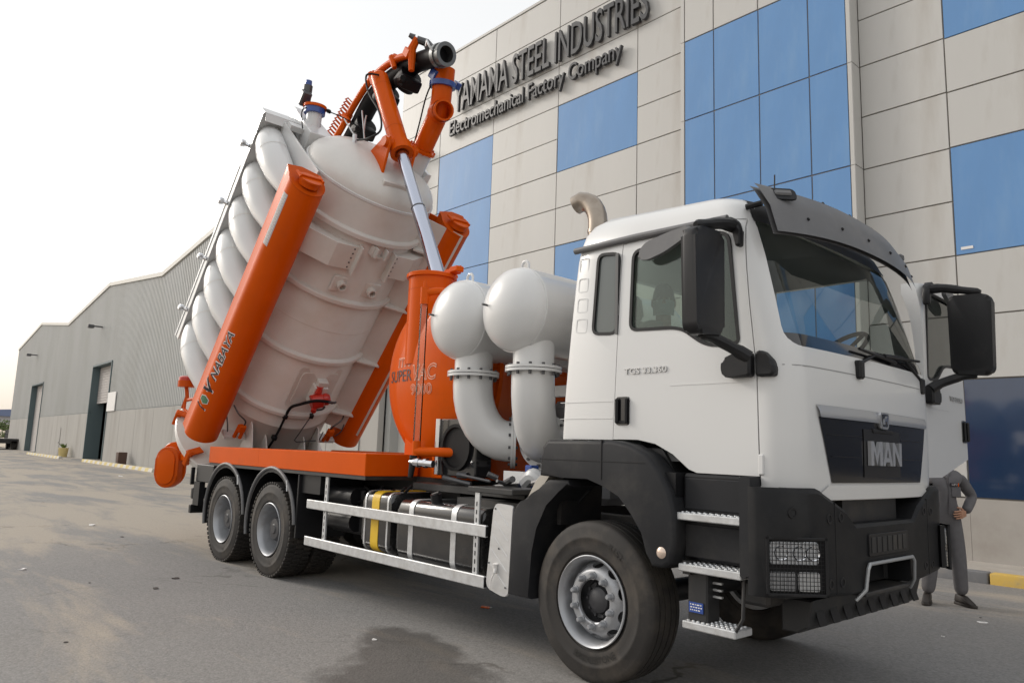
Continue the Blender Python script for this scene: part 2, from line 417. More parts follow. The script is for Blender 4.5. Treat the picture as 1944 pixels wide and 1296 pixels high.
b = MB(); b.box((-5.20, BD+.022, -.3), (-1.66, FD+.2, 13.4)); b.obj('bay', JOINT, office, smooth=0)
cols = [-16.42, -14.232, -11.738, -9.194, -6.641, -5.23]
rowz = [13.584, 12.573, 11.473, 10.377, 9.48, 8.58, 7.624, 6.65, 5.75, 4.85, 3.862, 2.873, 1.067]
gap = .0105
pc = {}
def fbox(name, s0, s1, z0, z1, depth, m, th=.03, shrink=gap):
    w, h = s1-s0-2*shrink, z1-z0-2*shrink
    key = (round(w,3), round(h,3), m.name, th)
    if key not in pc:
        b = MB(); b.box((0,-th,0), (w, .0, h), .004); b.mats = [m]; pc[key] = b.mesh(name, 0)
    o = link(name, pc[key], office); o.location = (s0+shrink, depth+random.uniform(-.0015,.0015), z0+shrink)
    k = .0012 if z1-z0 < 2.5 else .0006; o.rotation_euler = (random.uniform(-k,k), 0, random.uniform(-k,k)); return o
def face(s0, s1, wins, joints, depth=FD+.03):
    """one vertical strip of the facade: wins = [(top,bottom)] of glass, other cells are panels"""
    js = sorted(joints, reverse=True)
    for zt, zb in zip(js, js[1:]):
        gl = any(zb >= w1-.01 and zt <= w0+.01 for w0, w1 in wins)
        if gl: fbox('window_pane', s0, s1, zb, zt, depth-.002, BLUEG if zt > 3.2 else DARKG, .022)
        else: fbox('cladding_panel', s0, s1, zb, zt, depth, PANEL)
R_ = rowz + [.15]
def without(*zs): return [z for z in R_ if all(abs(z-q) > .01 for q in zs)]
face(-16.42, cols[1], [], R_)
face(cols[1], cols[2], [(10.377,2.873)], without(9.48,7.624,5.75,3.862))
face(cols[2], cols[3], [], R_)
face(cols[3], cols[4], [(10.377,8.58),(6.65,2.873)], without(9.48,5.75,3.862))
face(cols[4], -5.235, [], R_)
# the bay: narrow frame strips and a glass grid
bj = [13.584, 11.9, 10.36, 8.567, 6.66, 4.85, 2.873, .15]
bc = [-5.136, -4.427, -3.422, -2.416, -1.718]
for a, c in zip(bc, bc[1:]):
    for zt, zb in zip(bj, bj[1:]):
        gl = 2.8 < zb < 9
        fbox('window_pane' if gl else 'cladding_panel', a, c, zb, zt, BD+.03-(.002 if gl else 0), BLUEG if gl else PANEL, .03 if not gl else .022, .011)
for zt, zb in zip(bj, bj[1:]):
    for s0, s1 in ((-5.235,-5.14), (-1.714,-1.635)): fbox('bay_trim', s0, s1, zb, zt, BD+.03, PANEL, .034, .004)
    b = MB(); b.box((-.03,0,0), (0, FD-BD-.006, zt-zb-.016)); o = b.obj('bay_return', PANEL, office, smooth=0); o.location = (-1.6315, BD+.004, zb+.008)
# right section
face(-1.63, -.252, [], R_[:-1])
b = MB(); b.box((-1.628, FD+.004, .02), (-.254, FD+.06, 1.055)); b.obj('plinth', PLINTH, office, smooth=0)
rr = [13.584,12.4,11.4,10.4,9.461,8.567,7.614,6.66,5.749,4.848,3.862,2.873,1.067,.15]
for s0 in (-.252, 2.24, 4.73, 7.2, 9.7):
    w = [(10.4,8.567),(6.66,4.848),(2.873,1.067)] if s0 != 2.24 else [(2.873,1.067)]
    js = [z for z in rr if not (any(b_+.01 < z < t_-.01 for t_, b_ in w))]
    face(s0, s0+2.49, w, [z for z in js if z > 1.0])
    b = MB(); b.box((s0+.002, FD+.005, .02), (s0+2.488, FD+.06, 1.055)); b.obj('plinth', PLINTH, office, smooth=0)
b = MB(); b.box((-16.46, FD-.02, 13.59), (14.05, FD+.5, 13.68), .01); b.obj('parapet_cap', PANEL, office, smooth=0)
b = MB(); b.box((-5.26, BD-.01, 13.59), (-1.6, FD-.03, 13.68), .01); b.obj('parapet_cap', PANEL, office, smooth=0)
# lettering, each letter a piece of its own
def sign(txt, s0, s1, z0, z1, **k):
    me = fit_text(txt, s1-s0, z1-z0, .0, **k)
    # thickness from extruded text
    me2 = text_mesh(txt, 1., .045, **k)
    xs = [v.co.x for v in me2.vertices]; ys = [v.co.y for v in me2.vertices]
    ax, ay = (s1-s0)/(max(xs)-min(xs)), (z1-z0)/(max(ys)-min(ys)); x0, y0 = min(xs), min(ys)
    for v in me2.vertices: v.co = Vector(((v.co.x-x0)*ax, -v.co.z, (v.co.y-y0)*ay))
    for lm in split_letters(me2):
        setmat(lm, SIGN); o = link('letter', lm, office); o.location = (s0, FD-.09, z0)
sign('YAMAMA STEEL INDUSTRIES', *SIGN1, off=.005)
sign('Electromechanical Factory Company', *SIGN2, off=.006)
# small white sticker left on a pane
b = MB(); b.box((-.17, FD-.003, 4.93), (.0, FD-.001, 4.975)); b.obj('sticker', WHITED, office, smooth=0)

# ---------------------------------------------------------------- pavement and kerb
PAVE = mat('pavement_concrete', (.42,.385,.345), .85, var=.08, vscale=2, dirt=(.35,.31,.26), dscale=2.5, dstr=(.45,.75), bump=.2, bscale=80)
KY = mat('kerb_yellow', (.60,.40,.09), .75, var=.08, vscale=5, dirt=(.40,.31,.16), dscale=5, dstr=(.5,.8))
KG = mat('kerb_grey', (.19,.19,.195), .8, var=.1, vscale=5, dirt=(.28,.25,.22), dscale=5, dstr=(.5,.8))
pv = MB(); pv.prism([(-16.4,6.62),(14,6.62),(14,FD+.04),(-16.4,FD+.04)], -.2, .135, 'z')
pave = pv.obj('pavement', PAVE, kind='structure', smooth=0); pave.rotation_euler = (0,0,TH)
kb = MB(); kb.box((0,0,-.2), (.98,.20,.15), .025, seg=2); kmY = kb.mesh('kerb_stone'); kmY.materials.append(KY)
kmG = kmY.copy(); kmG.materials.clear(); kmG.materials.append(KG)
for i in range(30):
    o = link('kerb_stone', kmY if i % 2 == 0 else kmG, pave); o.location = (-15.68+i*1.0, 6.415, random.uniform(-.004,.004)); o.rotation_euler = (0,0,random.uniform(-.004,.004))

# ---------------------------------------------------------------- warehouse
CORR = mat('corrugated_sheet', (.42,.425,.415), .5, metal=.1, var=.05, vscale=.25, dirt=(.36,.36,.34), dscale=.3, dstr=(.45,.75), stretch=(1,1,.4))
CONC = mat('precast_concrete', (.40,.385,.36), .85, var=.06, vscale=.4, dirt=(.31,.29,.265), dscale=.6, dstr=(.48,.75), stretch=(1.5,1,.25))
SHUT = mat('shutter', (.47,.44,.42), .6, var=.04)
TRIM = mat('roof_trim', (.62,.60,.55), .5)
JAMB = mat('jamb_paint', (.10,.14,.15), .6)
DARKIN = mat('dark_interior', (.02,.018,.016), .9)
wdir = Vector((-87+40, 9.6-7.95, 0)).normalized()
ware = thing('warehouse', 'long grey corrugated warehouse with gabled roofs and two roller doors', 'warehouse', (-40,7.95,0), atan2(wdir.y, wdir.x))
# local: x runs away from the camera along the wall, local -y is behind the wall (into the building), +y out towards the yard
def rz_(x):
    k = [(-24.5,11.0),(-12.5,12.45),(1.5,11.05),(15.1,12.5),(29.7,11.2),(44.8,12.9),(60.0,11.5)]
    for (a,za),(c,zc) in zip(k,k[1:]):
        if a <= x <= c: return za+(zc-za)*(x-a)/(c-a)
    return k[0][1] if x < k[0][0] else k[-1][1]
D1, D2 = (39.4,46.2,6.55), (11.9,17.6,6.65)
cs = MB(); pitch_ = .30; x = -24.0; prev = None
xs = []
while x < 60:
    xs += [(x,.0),(x+.11,.0),(x+.15,.035),(x+.26,.035)]; x += pitch_
xs.append((60.,0.))
def zlow(x):
    for d0, d1, h in (D1, D2):
        if d0 <= x <= d1: return h
    return 3.33
for (xa,ya),(xb,yb) in zip(xs,xs[1:]):
    zl = max(zlow(xa+.001), zlow(xb-.001))
    cs._f([cs.b.verts.new(p) for p in ((xa,ya,zl),(xb,yb,zl),(xb,yb,rz_(xb)),(xa,ya,rz_(xa)))])
bmesh.ops.remove_doubles(cs.b, verts=cs.b.verts[:], dist=.0005)
cs.obj('corrugated_cladding', CORR, ware, smooth=0)
def wpanel(x0, x1, z0=-.2, z1=3.30):
    b = MB(); b.box((x0+.012,-.16,z0), (x1-.012,.04,z1), .012); b.obj('concrete_panel', CONC, ware, smooth=0)
edges = [-24,-20.6,-17.2,-13.8,-10.4,-7,-3.2,.6,4.4,8.2,11.9]
for a, c in zip(edges, edges[1:]): wpanel(a, c)
for a, c in ((17.6,20.8),(20.8,24.4),(24.4,28),(28,31.8),(31.8,35.6),(35.6,39.4),(46.2,49.6),(49.6,53),(53,56.5),(56.5,60)): wpanel(a, c)
b = MB(); b.box((-24,-.12,3.26),(11.9,.0,3.42)); b.box((17.6,-.12,3.26),(39.4,.0,3.42)); b.box((46.2,-.12,3.26),(60,.0,3.42)); b.obj('base_flashing', JAMB, ware, smooth=0)
b = MB()
k = [(-24.5,11.0),(-12.5,12.45),(1.5,11.05),(15.1,12.5),(29.7,11.2),(44.8,12.9),(60.1,11.5)]
for (a,za),(c,zc) in zip(k,k[1:]):
    b.hexa([(a,-.4,za-.12),(c,-.4,zc-.12),(c,.12,zc-.12),(a,.12,za-.12),(a,-.4,za+.12),(c,-.4,zc+.12),(c,.12,zc+.12),(a,.12,za+.12)])
b.obj('roof_edge', TRIM, ware, smooth=0)
b = MB()
for (a,za),(c,zc) in zip(k,k[1:]):
    b.hexa([(a,-40,za-.1),(c,-40,zc-.1),(c,-.41,zc-.1),(a,-.41,za-.1),(a,-40,za+.06),(c,-40,zc+.06),(c,-.41,zc+.06),(a,-.41,za+.06)])
b.obj('roof', CORR, ware, smooth=0)
b = MB(); b.box((59.7,-40,-.2),(60,-.2,11.4)); b.box((-24.3,-40,-.2),(-24,-.2,10.9)); b.box((-24,-40.2,-.2),(60,-40,10.9)); b.obj('end_wall', CORR, ware, smooth=0)
def shutter(d, zb, n):
    d0, d1, h = d
    sh = MB(); sh.box((d0,-.5,zb),(d1,-.44,h+.3)); s = sh.obj('roller_shutter', SHUT, ware, smooth=0)
    sm = MB(); sm.box((d0+.02,-.44,0),(d1-.02,-.41,(h-zb)/n-.03),.01); me = sm.mesh('slat'); me.materials.append(SHUT)
    for i in range(n): o = link('slat', me, s); o.location = (0,0,zb+i*(h-zb)/n)
    jb = MB(); jb.box((d0-.12,-.9,-.1),(d0,.09,h)); jb.box((d1,-.9,-.1),(d1+.12,.09,h)); jb.box((d0-.12,-.9,h),(d1+.12,.09,h+.12)); jb.obj('door_frame', JAMB, ware, smooth=0)
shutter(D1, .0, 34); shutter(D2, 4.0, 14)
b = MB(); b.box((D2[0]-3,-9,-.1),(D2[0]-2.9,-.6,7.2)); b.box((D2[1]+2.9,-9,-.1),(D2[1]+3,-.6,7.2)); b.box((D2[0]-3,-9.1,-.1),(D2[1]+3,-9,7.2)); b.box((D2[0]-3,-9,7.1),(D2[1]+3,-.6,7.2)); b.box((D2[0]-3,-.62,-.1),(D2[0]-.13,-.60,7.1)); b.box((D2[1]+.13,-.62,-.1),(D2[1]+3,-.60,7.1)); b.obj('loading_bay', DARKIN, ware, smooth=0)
b = MB(); b.box((9.6,.06,3.30),(11.75,.11,4.55),.01); b.obj('notice_board', WHITED, ware, smooth=0)
for lx, lz in ((16.2,9.5),(45.5,9.7)):
    b = MB(); b.box((lx-.06,.05,lz-.05),(lx+.06,.75,lz+.05)); b.box((lx-.22,.6,lz-.16),(lx+.22,1.0,lz+.08),.03); b.obj('flood_lamp', DGREY, ware)
b = MB(); b.box((27.6,.05,0),(28.6,.075,2.3),.008); dr = b.obj('side_door', CONC, ware, smooth=0)
b = MB(); b.cyl((27.75,.07,1.05),(27.75,.13,1.05),.04); b.obj('handle', DGREY, dr)
b = MB(); b.box((-22.9,.05,0),(-21.9,.075,2.4),.008); dr = b.obj('side_door', CORR, ware, smooth=0)
b = MB(); b.box((-22.0,.075,1.0),(-21.96,.13,1.2),.01); b.obj('handle', DGREY, dr)

# striped wheel stops along the warehouse
WS1 = mat('stop_yellow', (.62,.50,.22), .8, var=.08, vscale=5); WS2 = mat('stop_white', (.62,.59,.53), .8, var=.06, vscale=5)
def stop_row(p0, p1, n, where):
    d = Vector(p1)-Vector(p0); L = d.length/n
    sb = MB(); sb.prism([(-.13,0),(.13,0),(.08,.17),(-.08,.17)], 0.01, L-.01, 'x'); 
    me = sb.mesh('wheel_stop', 0); me.materials.append(WS1); m2 = me.copy(); m2.materials.clear(); m2.materials.append(WS2)
    for i in range(n):
        p = Vector(p0)+d*(i/n)
        o = link('wheel_stop', me if i % 2 else m2, None, '%s concrete kerb block in the striped row %s' % ('yellow' if i % 2 else 'whitish', where), 'kerb block', '%s kerb blocks %s' % ('yellow' if i % 2 else 'whitish', where))
        o.location = p; o.rotation_euler = (0,0,atan2(d.y,d.x)+random.uniform(-.02,.02))
stop_row((-34.6,6.45,0), (-50.6,7.0,0), 26, 'right of the open warehouse door')
stop_row((-56.7,6.9,0), (-70.2,7.2,0), 22, 'nearer the closed warehouse door')
b = MB(); b.prism([(-.22,0),(.22,0),(.26,.75),(-.26,.75)], -.24, .24, 'y', .02)
o = b.obj('waste_bin', mat('rust_bin', (.10,.06,.045), .7), label='small dark bin standing against the warehouse wall right of the open door', cat='bin'); o.location = (-44.6,7.6,0)
pl = thing('potted_plant', 'yellow pot with a small green plant left of the open warehouse door', 'plant', (-62.5,8.2,0))
b = MB(); b.tube([(0,0,0),(0,0,.7)], [.28,.36], 12); b.obj('pot', WS1, pl)
b = MB()
for i in range(40):
    a = random.uniform(0,6.28); l = random.uniform(.2,.5); p = Vector((.08*cos(a),.08*sin(a),.68)); q = p+Vector((l*cos(a)*.7,l*sin(a)*.7,l*.8)); sd_ = Vector((-sin(a),cos(a),0))*.05
    b._f([b.b.verts.new(v) for v in (p, (p+q)/2+sd_, q, (p+q)/2-sd_)])
b.obj('leaves', mat('leaf', (.10,.16,.04), .7), pl, smooth=0)

# ---------------------------------------------------------------- far left background
FARB = mat('far_wall', (.45,.44,.45), .8); FARR = mat('far_roof', (.16,.20,.32), .7); SANDW = mat('sand_bank', (.50,.43,.34), .95, var=.08, vscale=.5)
fb = thing('far_shed', 'distant pale shed with a blue roof beyond the end of the warehouse', 'building', (-190,24,0), radians(4))
b = MB(); b.box((-25,-14,0),(25,14,5.0)); b.obj('wall', FARB, fb, smooth=0)
b = MB(); b.prism([(-15,5.0),(15,5.0),(15,5.7),(0,6.8),(-15,5.7)], -25.5, 25.5, 'x'); b.obj('roof', FARR, fb, smooth=0)
for i in range(9):
    b = MB(); b.box((-22+i*5.2,-14.06,1.5),(-20+i*5.2,-14.0,3.2)); b.obj('window', DARKIN, fb, smooth=0)
b = MB(); b.grid([[(x, y, max(0,1.6*sin((x+150)/14)*1.0+1.4) if 13 < y < 20 else 0) for y in (8,11,14,16,18,21,26)] for x in range(-170,-100,6)])
b.obj('sand_bank', SANDW, kind='structure')
LEAFB = mat('bush_leaf', (.10,.135,.045), .8, var=.3, vscale=2)
def bush(loc, r, label):
    t = thing('bush', label, 'bush', loc); b = MB()
    for i in range(420):
        v = Vector((random.gauss(0,1),random.gauss(0,1),abs(random.gauss(0,1)))).normalized()*r*random.uniform(.35,1.0); v.z *= .7
        s_ = random.uniform(.08,.2)*r*.55; a = Vector((random.gauss(0,1),random.gauss(0,1),random.gauss(0,1))).normalized(); c = v.cross(a).normalized()
        b._f([b.b.verts.new(v+q) for q in (a*s_, c*s_*.6, -a*s_, -c*s_*.6)])
    b.obj('foliage', LEAFB, t, smooth=0)
    b = MB(); b.tube([(0,0,-.1),(.05,0,r*.5)],[.1,.04],8); b.obj('stem', mat('bark', (.12,.09,.06), .9), t)
bush((-122,12.6,2.2), 2.4, 'tall olive bush on the sand bank at the far left edge')
bush((-117,12.5,1.2), 1.6, 'low olive bush below the tall one at the far left edge')
bush((-106,12.8,0), 1.3, 'small green bush behind the mesh fence at the far left')
fe = thing('mesh_fence', 'thin dark wire fence beyond the end of the warehouse', 'fence', (-100,10.6,0), radians(175))
for i in range(9):
    b = MB(); b.box((i*2-.03,-.03,0),(i*2+.03,.03,2.2)); b.obj('post', DGREY, fe, smooth=0)
b = MB()
for z in (.2,.6,1.0,1.4,1.8,2.15): b.box((0,-.012,z-.012),(16,.012,z+.012))
for i in range(65): b.box((i*.25-.01,-.01,.1),(i*.25+.01,.01,2.18))
b.obj('wire_mesh', DGREY, fe, smooth=0)
tr = thing('flatbed_trailer', 'dark flatbed trailer parked at the far left beyond the warehouse', 'trailer', (-94,8.6,0), radians(178))
b = MB(); b.box((-3,-1.2,.9),(5,1.2,1.15),.03); b.box((-3,-.5,.65),(5,.5,.9)); b.obj('bed', FRAMEB, tr)
for x in (-2,-.8,3.6):
    for y in (-1,1):
        b = MB(); b.cyl((x,y-.15,.45),(x,y+.15,.45),.45,n=16); b.obj('wheel', RUBBER, tr)
# ================================================================== TRUCK
truck = thing('vacuum_truck', 'white cab and orange vacuum tanker truck with its tank tipped up', 'truck')
def part(b, name, m, parent=truck, sm=35, label=None): return b.obj(name, m, parent, sm, label=label)
# ---------------------------------------------------------------- cab shell
LAY = [ # z, rear x, front x, half width
 (1.30,-.41,1.470,1.105),(1.42,-.412,1.482,1.116),(1.66,-.405,1.486,1.12),(1.95,-.39,1.484,1.12),(2.14,-.372,1.478,1.12),(2.22,-.365,1.468,1.12),
 (2.50,-.34,1.39,1.117),(2.80,-.31,1.30,1.112),(2.98,-.29,1.24,1.106),(3.07,-.275,1.195,1.095),(3.16,-.25,1.165,1.07),(3.235,-.21,1.115,1.02),(3.29,-.15,1.03,.94),(3.325,-.06,.92,.82),(3.345,.08,.70,.62)]
def lerp_lay(z):
    for a, c in zip(LAY, LAY[1:]):
        if a[0] <= z <= c[0]:
            t = (z-a[0])/(c[0]-a[0]); return [a[i]+(c[i]-a[i])*t for i in range(4)]
    return LAY[0] if z < LAY[0][0] else LAY[-1]
def front_x(y, z, inset=0.):
    _, xr, xf, hw = lerp_lay(z); xf -= inset; hw -= inset
    a = min(abs(y)/hw, 1.); x = xf-.045*a*a; rc = .22; dc = .17
    e = (abs(y)-(hw-rc))/rc
    if e > 0: x -= dc*(1-sqrt(max(0,1-min(e,1)**2)))
    return x
def ring(L, inset=0., tilt=True):
    z, xr, xf, hw = L; pts = []
    h = hw-inset; xr = xr+inset
    ys = [h*q for q in (-1.,-.993,-.975,-.95,-.915,-.87,-.80,-.6,-.3,0.,.3,.6,.80,.87,.915,.95,.975,.993,1.)]
    xe = front_x(h, z, inset); xm = [xr+.07+(xe-xr-.07)*t for t in (.4,.75)]
    P = [(xr+.07,-h),(xm[0],-h),(xm[1],-h)]
    P += [(front_x(y, z, inset), y) for y in ys]
    P += [(xm[1],h),(xm[0],h),(xr+.07,h),(xr+.02,h-.02),(xr,h-.07),(xr,0),(xr,-h+.07),(xr+.02,-h+.02)]
    k = max(0,(z-3.0))*.20
    return [(x, y, z - k*(x-.35)) for x, y in P]
def loft(inset=0., zlo=None, zhi=None):
    b = MB(); LL = [list(l) for l in LAY]
    if inset:
        LL = [l for l in LL if l[0] <= 3.30]; LL[0][0] += inset+.04; LL[-1][0] -= .0
    rows = [ring(l, inset) for l in LL]
    V = b.grid(rows, True); b._f(V[0][::-1]); b._f(V[-1]); bmesh.ops.triangulate(b.b, faces=b.b.faces[:]); return b.mesh('shell', 0)
def cut(poly, lo, hi, axis):
    b = MB(); b.prism(poly, lo, hi, axis); return b.mesh('c', 0)
shell = boolean(loft(), loft(.055))
arch = [(-.7,1.1),(-.7,1.633),(.33,1.633),(.48,1.605),(.62,1.54),(.74,1.45),(.80,1.43),(1.236,1.43),(1.236,1.1)]
shell0 = shell.copy(); shell = boolean(shell, cut(arch, -2, 2, 'y'))
wsp = rpoly([(-1.06,2.205),(-.995,3.06),(.995,3.06),(1.06,2.205)], [.12,.08,.08,.12], 5)
shell = boolean(shell, cut(wsp, .86, 2.2, 'x'))
qwin = rpoly([(-.103,2.392),(-.055,3.005),(.163,2.98),(.143,2.372)], .07, 4)
shell = boolean(shell, cut(qwin, -1.4, -.9, 'y')); 
shell = boolean(shell, cut(rpoly([(-.65,2.45),(.65,2.45),(.65,2.95),(-.65,2.95)], .06), -.6, -.15, 'x'))
dprof = [(.118,1.636),(.178,3.035),(1.122,3.035),(1.222,2.05),(1.230,1.432),(.80,1.434),(.74,1.454),(.62,1.545),(.48,1.610),(.33,1.636)]
dbig = [(.112,1.60),(.172,3.041),(1.128,3.041),(1.229,2.05),(1.240,1.38),(.6,1.38),(.3,1.5)]
door_me = boolean(shell, cut(dprof, -1.4, -.95, 'y'), 'INTERSECT')
cab_me = boolean(shell, cut(dbig, -1.4, -1.02, 'y')); cab_me = boolean(cab_me, cut(dbig, 1.02, 1.4, 'y'))
dwin = rpoly([(.248,2.386),(.272,2.972),(1.050,2.972),(1.118,2.235),(1.06,2.215),(.87,2.225),(.70,2.345),(.62,2.366)], [.07,.08,.10,.06,.04,.10,.10,.06], 5)
door_me = boolean(door_me, cut(dwin, -1.4, -.9, 'y'))
cab = link('cab', smooth(setmat(cab_me, WHITE), 30), truck)
# glass
def wsgrid(inset, ylim, z0, z1, ny=28, nz=8, taper=.06):
    rows = []
    for j in range(nz+1):
        z = z0+(z1-z0)*j/nz; yl = ylim-taper*j/nz
        rows.append([(front_x(yl*(2*i/ny-1), z, inset), yl*(2*i/ny-1), z) for i in range(ny+1)])
    return rows
b = MB(); b.grid(wsgrid(.012, 1.068, 2.19, 3.065)); part(b, 'windscreen', GLASSW, cab)
# black frit band along the foot of the windscreen
b = MB(); b.grid(wsgrid(.004, 1.055, 2.19, 2.285, 28, 2, .005)); part(b, 'windscreen_surround', BLACKG, cab)
b = MB(); b.prism(rpoly([(-.095,2.40),(-.05,2.998),(.157,2.972),(.137,2.38)], .06, 4), -1.108, -1.100, 'y'); part(b, 'quarter_window', mat('dark_side_glass', (.10,.115,.11), .08, coat=.6), cab)
def frame_loop(poly, y, w, th, name, m, parent):
    n = len(poly); c = Vector((sum(p[0] for p in poly)/n, sum(p[1] for p in poly)/n)); bb = MB()
    inn = []
    for i in range(n):
        p = Vector(poly[i]); t = (Vector(poly[(i+1)%n])-Vector(poly[i-1])).normalized(); nn = Vector((-t.y,t.x)); nn = nn if nn.dot(c-p) > 0 else -nn; inn.append(p+nn*w)
    V = [[bb.b.verts.new((q[0],yy,q[1])) for q in P] for P, yy in ((poly,y),(poly,y-th),(inn,y-th),(inn,y))]
    for A, B in zip(V, V[1:]+V[:1]):
        for i in range(n): bb._f([A[i],A[(i+1)%n],B[(i+1)%n],B[i]])
    return part(bb, name, m, parent)
frame_loop(qwin, -1.103, .022, .020, 'window_seal', BLACK, cab)
b = MB(); b.box((.125,-1.128,2.38),(.150,-1.112,2.97)); part(b, 'pillar_trim', mat('pillar_grey', (.10,.10,.10), .4), cab)
# embossed vents on the rear corner
for k in range(4):
    z = 2.42+k*.155; frame_loop(rpoly([(-.262+.006*k,z),(-.255+.006*k,z+.11),(-.145,z+.105),(-.15,z-.005)], .025, 3), -lerp_lay(z+.05)[3]+.002, .008, .0035, 'embossed_vent', WHITE, cab)
b = MB(); b.tube([(-.288,-1.113,3.062),(.3,-1.116,3.062),(1.03,-1.108,3.045)], .024, 10); part(b, 'drip_rail', PLASTL, cab)
b = MB(); b.box((-.40,-1.1225,1.90),(.112,-1.121,1.905)); b.box((-.40,-1.1225,1.78),(.112,-1.121,1.784)); part(b, 'body_crease', WHITE, cab)
# front corner panel lines and lower skirt
b = MB()
for z in (2.085,):
    b.grid([[(front_x(y,z,-.001), y, z+dz) for y in [-1.08+i*.06 for i in range(37)]] for dz in (0,.006)])
part(b, 'panel_gap', mat('gap_grey', (.30,.30,.30), .8), cab)
# black header between windscreen and roof, under the visor
b = MB(); rows = []
for k in range(9):
    z = 3.03+k*.034; yl = min(1.0, lerp_lay(z)[3]-.10); rows.append([(lambda x, y, z: (x, y, z-(z-3.0)*.20*(x-.35)))(front_x(yl*(2*i/24-1), z, -.004), yl*(2*i/24-1), z) for i in range(25)])
b.grid(rows); part(b, 'windscreen_header', HOSE, cab)
# roof visor
b = MB(); nv = 26; rows = []
prof = [(.0,3.262,1.275),(.35,3.225,1.355),(.7,3.09,1.435),(1.,2.925,1.485)]
for t, z, x in prof:
    rows.append([(x-.115*(abs(q)**2.6)*(1.0 if t>.2 else .6), q*1.105*(1-.015*(1-t)), z+.022*(1-q*q)+(-.03*(q*q) if t==1. else -.02*q*q)) for q in [2*i/nv-1 for i in range(nv+1)]])
V1 = b.grid(rows); rows2 = [[(x-.03, y, z-.012) for x,y,z in r] for r in rows]; V2 = b.grid([r[::-1] for r in rows2])
vis = part(b, 'sun_visor', PLASTL, cab)
def vis_pt(q, t):
    for (t0,z0,x0),(t1,z1,x1) in zip(prof, prof[1:]):
        if t0 <= t <= t1:
            k = (t-t0)/(t1-t0); z = z0+(z1-z0)*k; x = x0+(x1-x0)*k
    return Vector((x-.115*(abs(q)**2.6), q*1.09, z+.022*(1-q*q)-.025*q*q))
for q in (-.72,-.36,0,.36,.72,.97):
    for t in (.22,.80):
        p = vis_pt(q, t); b = MB(); b.cyl(p-Vector((.01,0,.006)), p+Vector((.009,0,.007)), .013, .010, 10); part(b, 'rivet', PLAST, vis)
for q in (-.85,):
    p = vis_pt(q, .45); b = MB(); M = Matrix.Translation(p+Vector((.012,-.006,.006))) @ Matrix.Rotation(radians(-38),4,'Z') @ Matrix.Rotation(radians(-30),4,'Y')
    b.prism(rpoly([(-.085,-.05),(.085,-.05),(.085,.05),(-.085,.05)], .03, 4), -.006, .008, 'x', .004, M); rc_ = part(b, 'lamp_recess', PLAST, vis)
    b = MB(); b.box((.0,-.055,-.018),(.022,.055,.028),.01,M); part(b, 'side_lamp', PLASTL, vis)
p = vis_pt(.93, .45); b = MB(); b.box(tuple(p+Vector((-.02,-.03,-.03))),tuple(p+Vector((.03,.03,.03))),.015); part(b, 'side_lamp', DGREY, vis)
b = MB(); b.tube([(1.10,-1.0,3.13),(1.20,-.98,3.14)], .02, 8); part(b, 'visor_bracket', BLACK, cab)
# wipers
def wiper(p0, p1, p2):
    w = MB(); w.tube([p0, p1], [.013,.009], 8); w.tube([p1, p2], .008, 8)
    d = (Vector(p2)-Vector(p1)); w.tube([Vector(p1)-d*.9+Vector((.0,0,-.012)), Vector(p2)+Vector((.008,0,-.012))], .010, 6)
    w.box((p0[0]-.03,p0[1]-.035,p0[2]-.10),(p0[0]+.022,p0[1]+.035,p0[2]+.02),.012); return part(w, 'wiper', BLACK, cab)
wiper((1.488,-.30,2.165), (1.478,.0,2.262), (1.472,.32,2.245))
wiper((1.450,.86,2.155), (1.470,.48,2.29), (1.478,.12,2.27))
# grille
gp = [(-.84,1.795),(-.70,1.405),(.70,1.405),(.84,1.795)]
gr = MB(); rows = []
def gy(z): return .70+(z-1.405)/(1.795-1.405)*.14
for k, z in enumerate([1.405+i*.0487 for i in range(9)]):
    y = gy(z); rows.append([(front_x(y*q, z, -.006), y*q, z) for q in [2*i/24-1 for i in range(25)]])
gr.grid(rows); grille = part(gr, 'grille', mat('grille_black', (.010,.010,.011), .16, coat=.1, spec=.35), cab)
b = MB(); b.grid([[(front_x(y,z,-.006-.012*(z<1.85)), y, z) for y in [(.84+(z-1.795)*.35)*(2*i/24-1) for i in range(25)]] for z in (1.792,1.798,1.83,1.862,1.866)]); part(b, 'chrome_bar', mat('brushed_silver', (.46,.47,.49), .3, metal=.7), cab)
b = MB(); b.grid([[(front_x(y,z,-.0105), y, z) for y in [-.29+.58*i/10 for i in range(11)]] for z in (1.44,1.55,1.69,1.745)]); part(b, 'grille_centre', mat('grille_centre_black', (.006,.006,.007), .4), grille)
for z in (1.56,1.69):
    for sg in (-1,1):
        b = MB(); b.grid([[(front_x(sg*y,z+dz,-.0105), sg*y, z+dz) for y in [.31+(gy(z)-.36)*i/8 for i in range(9)]] for dz in (0,.004)]); part(b, 'grille_line', BLACK, grille)
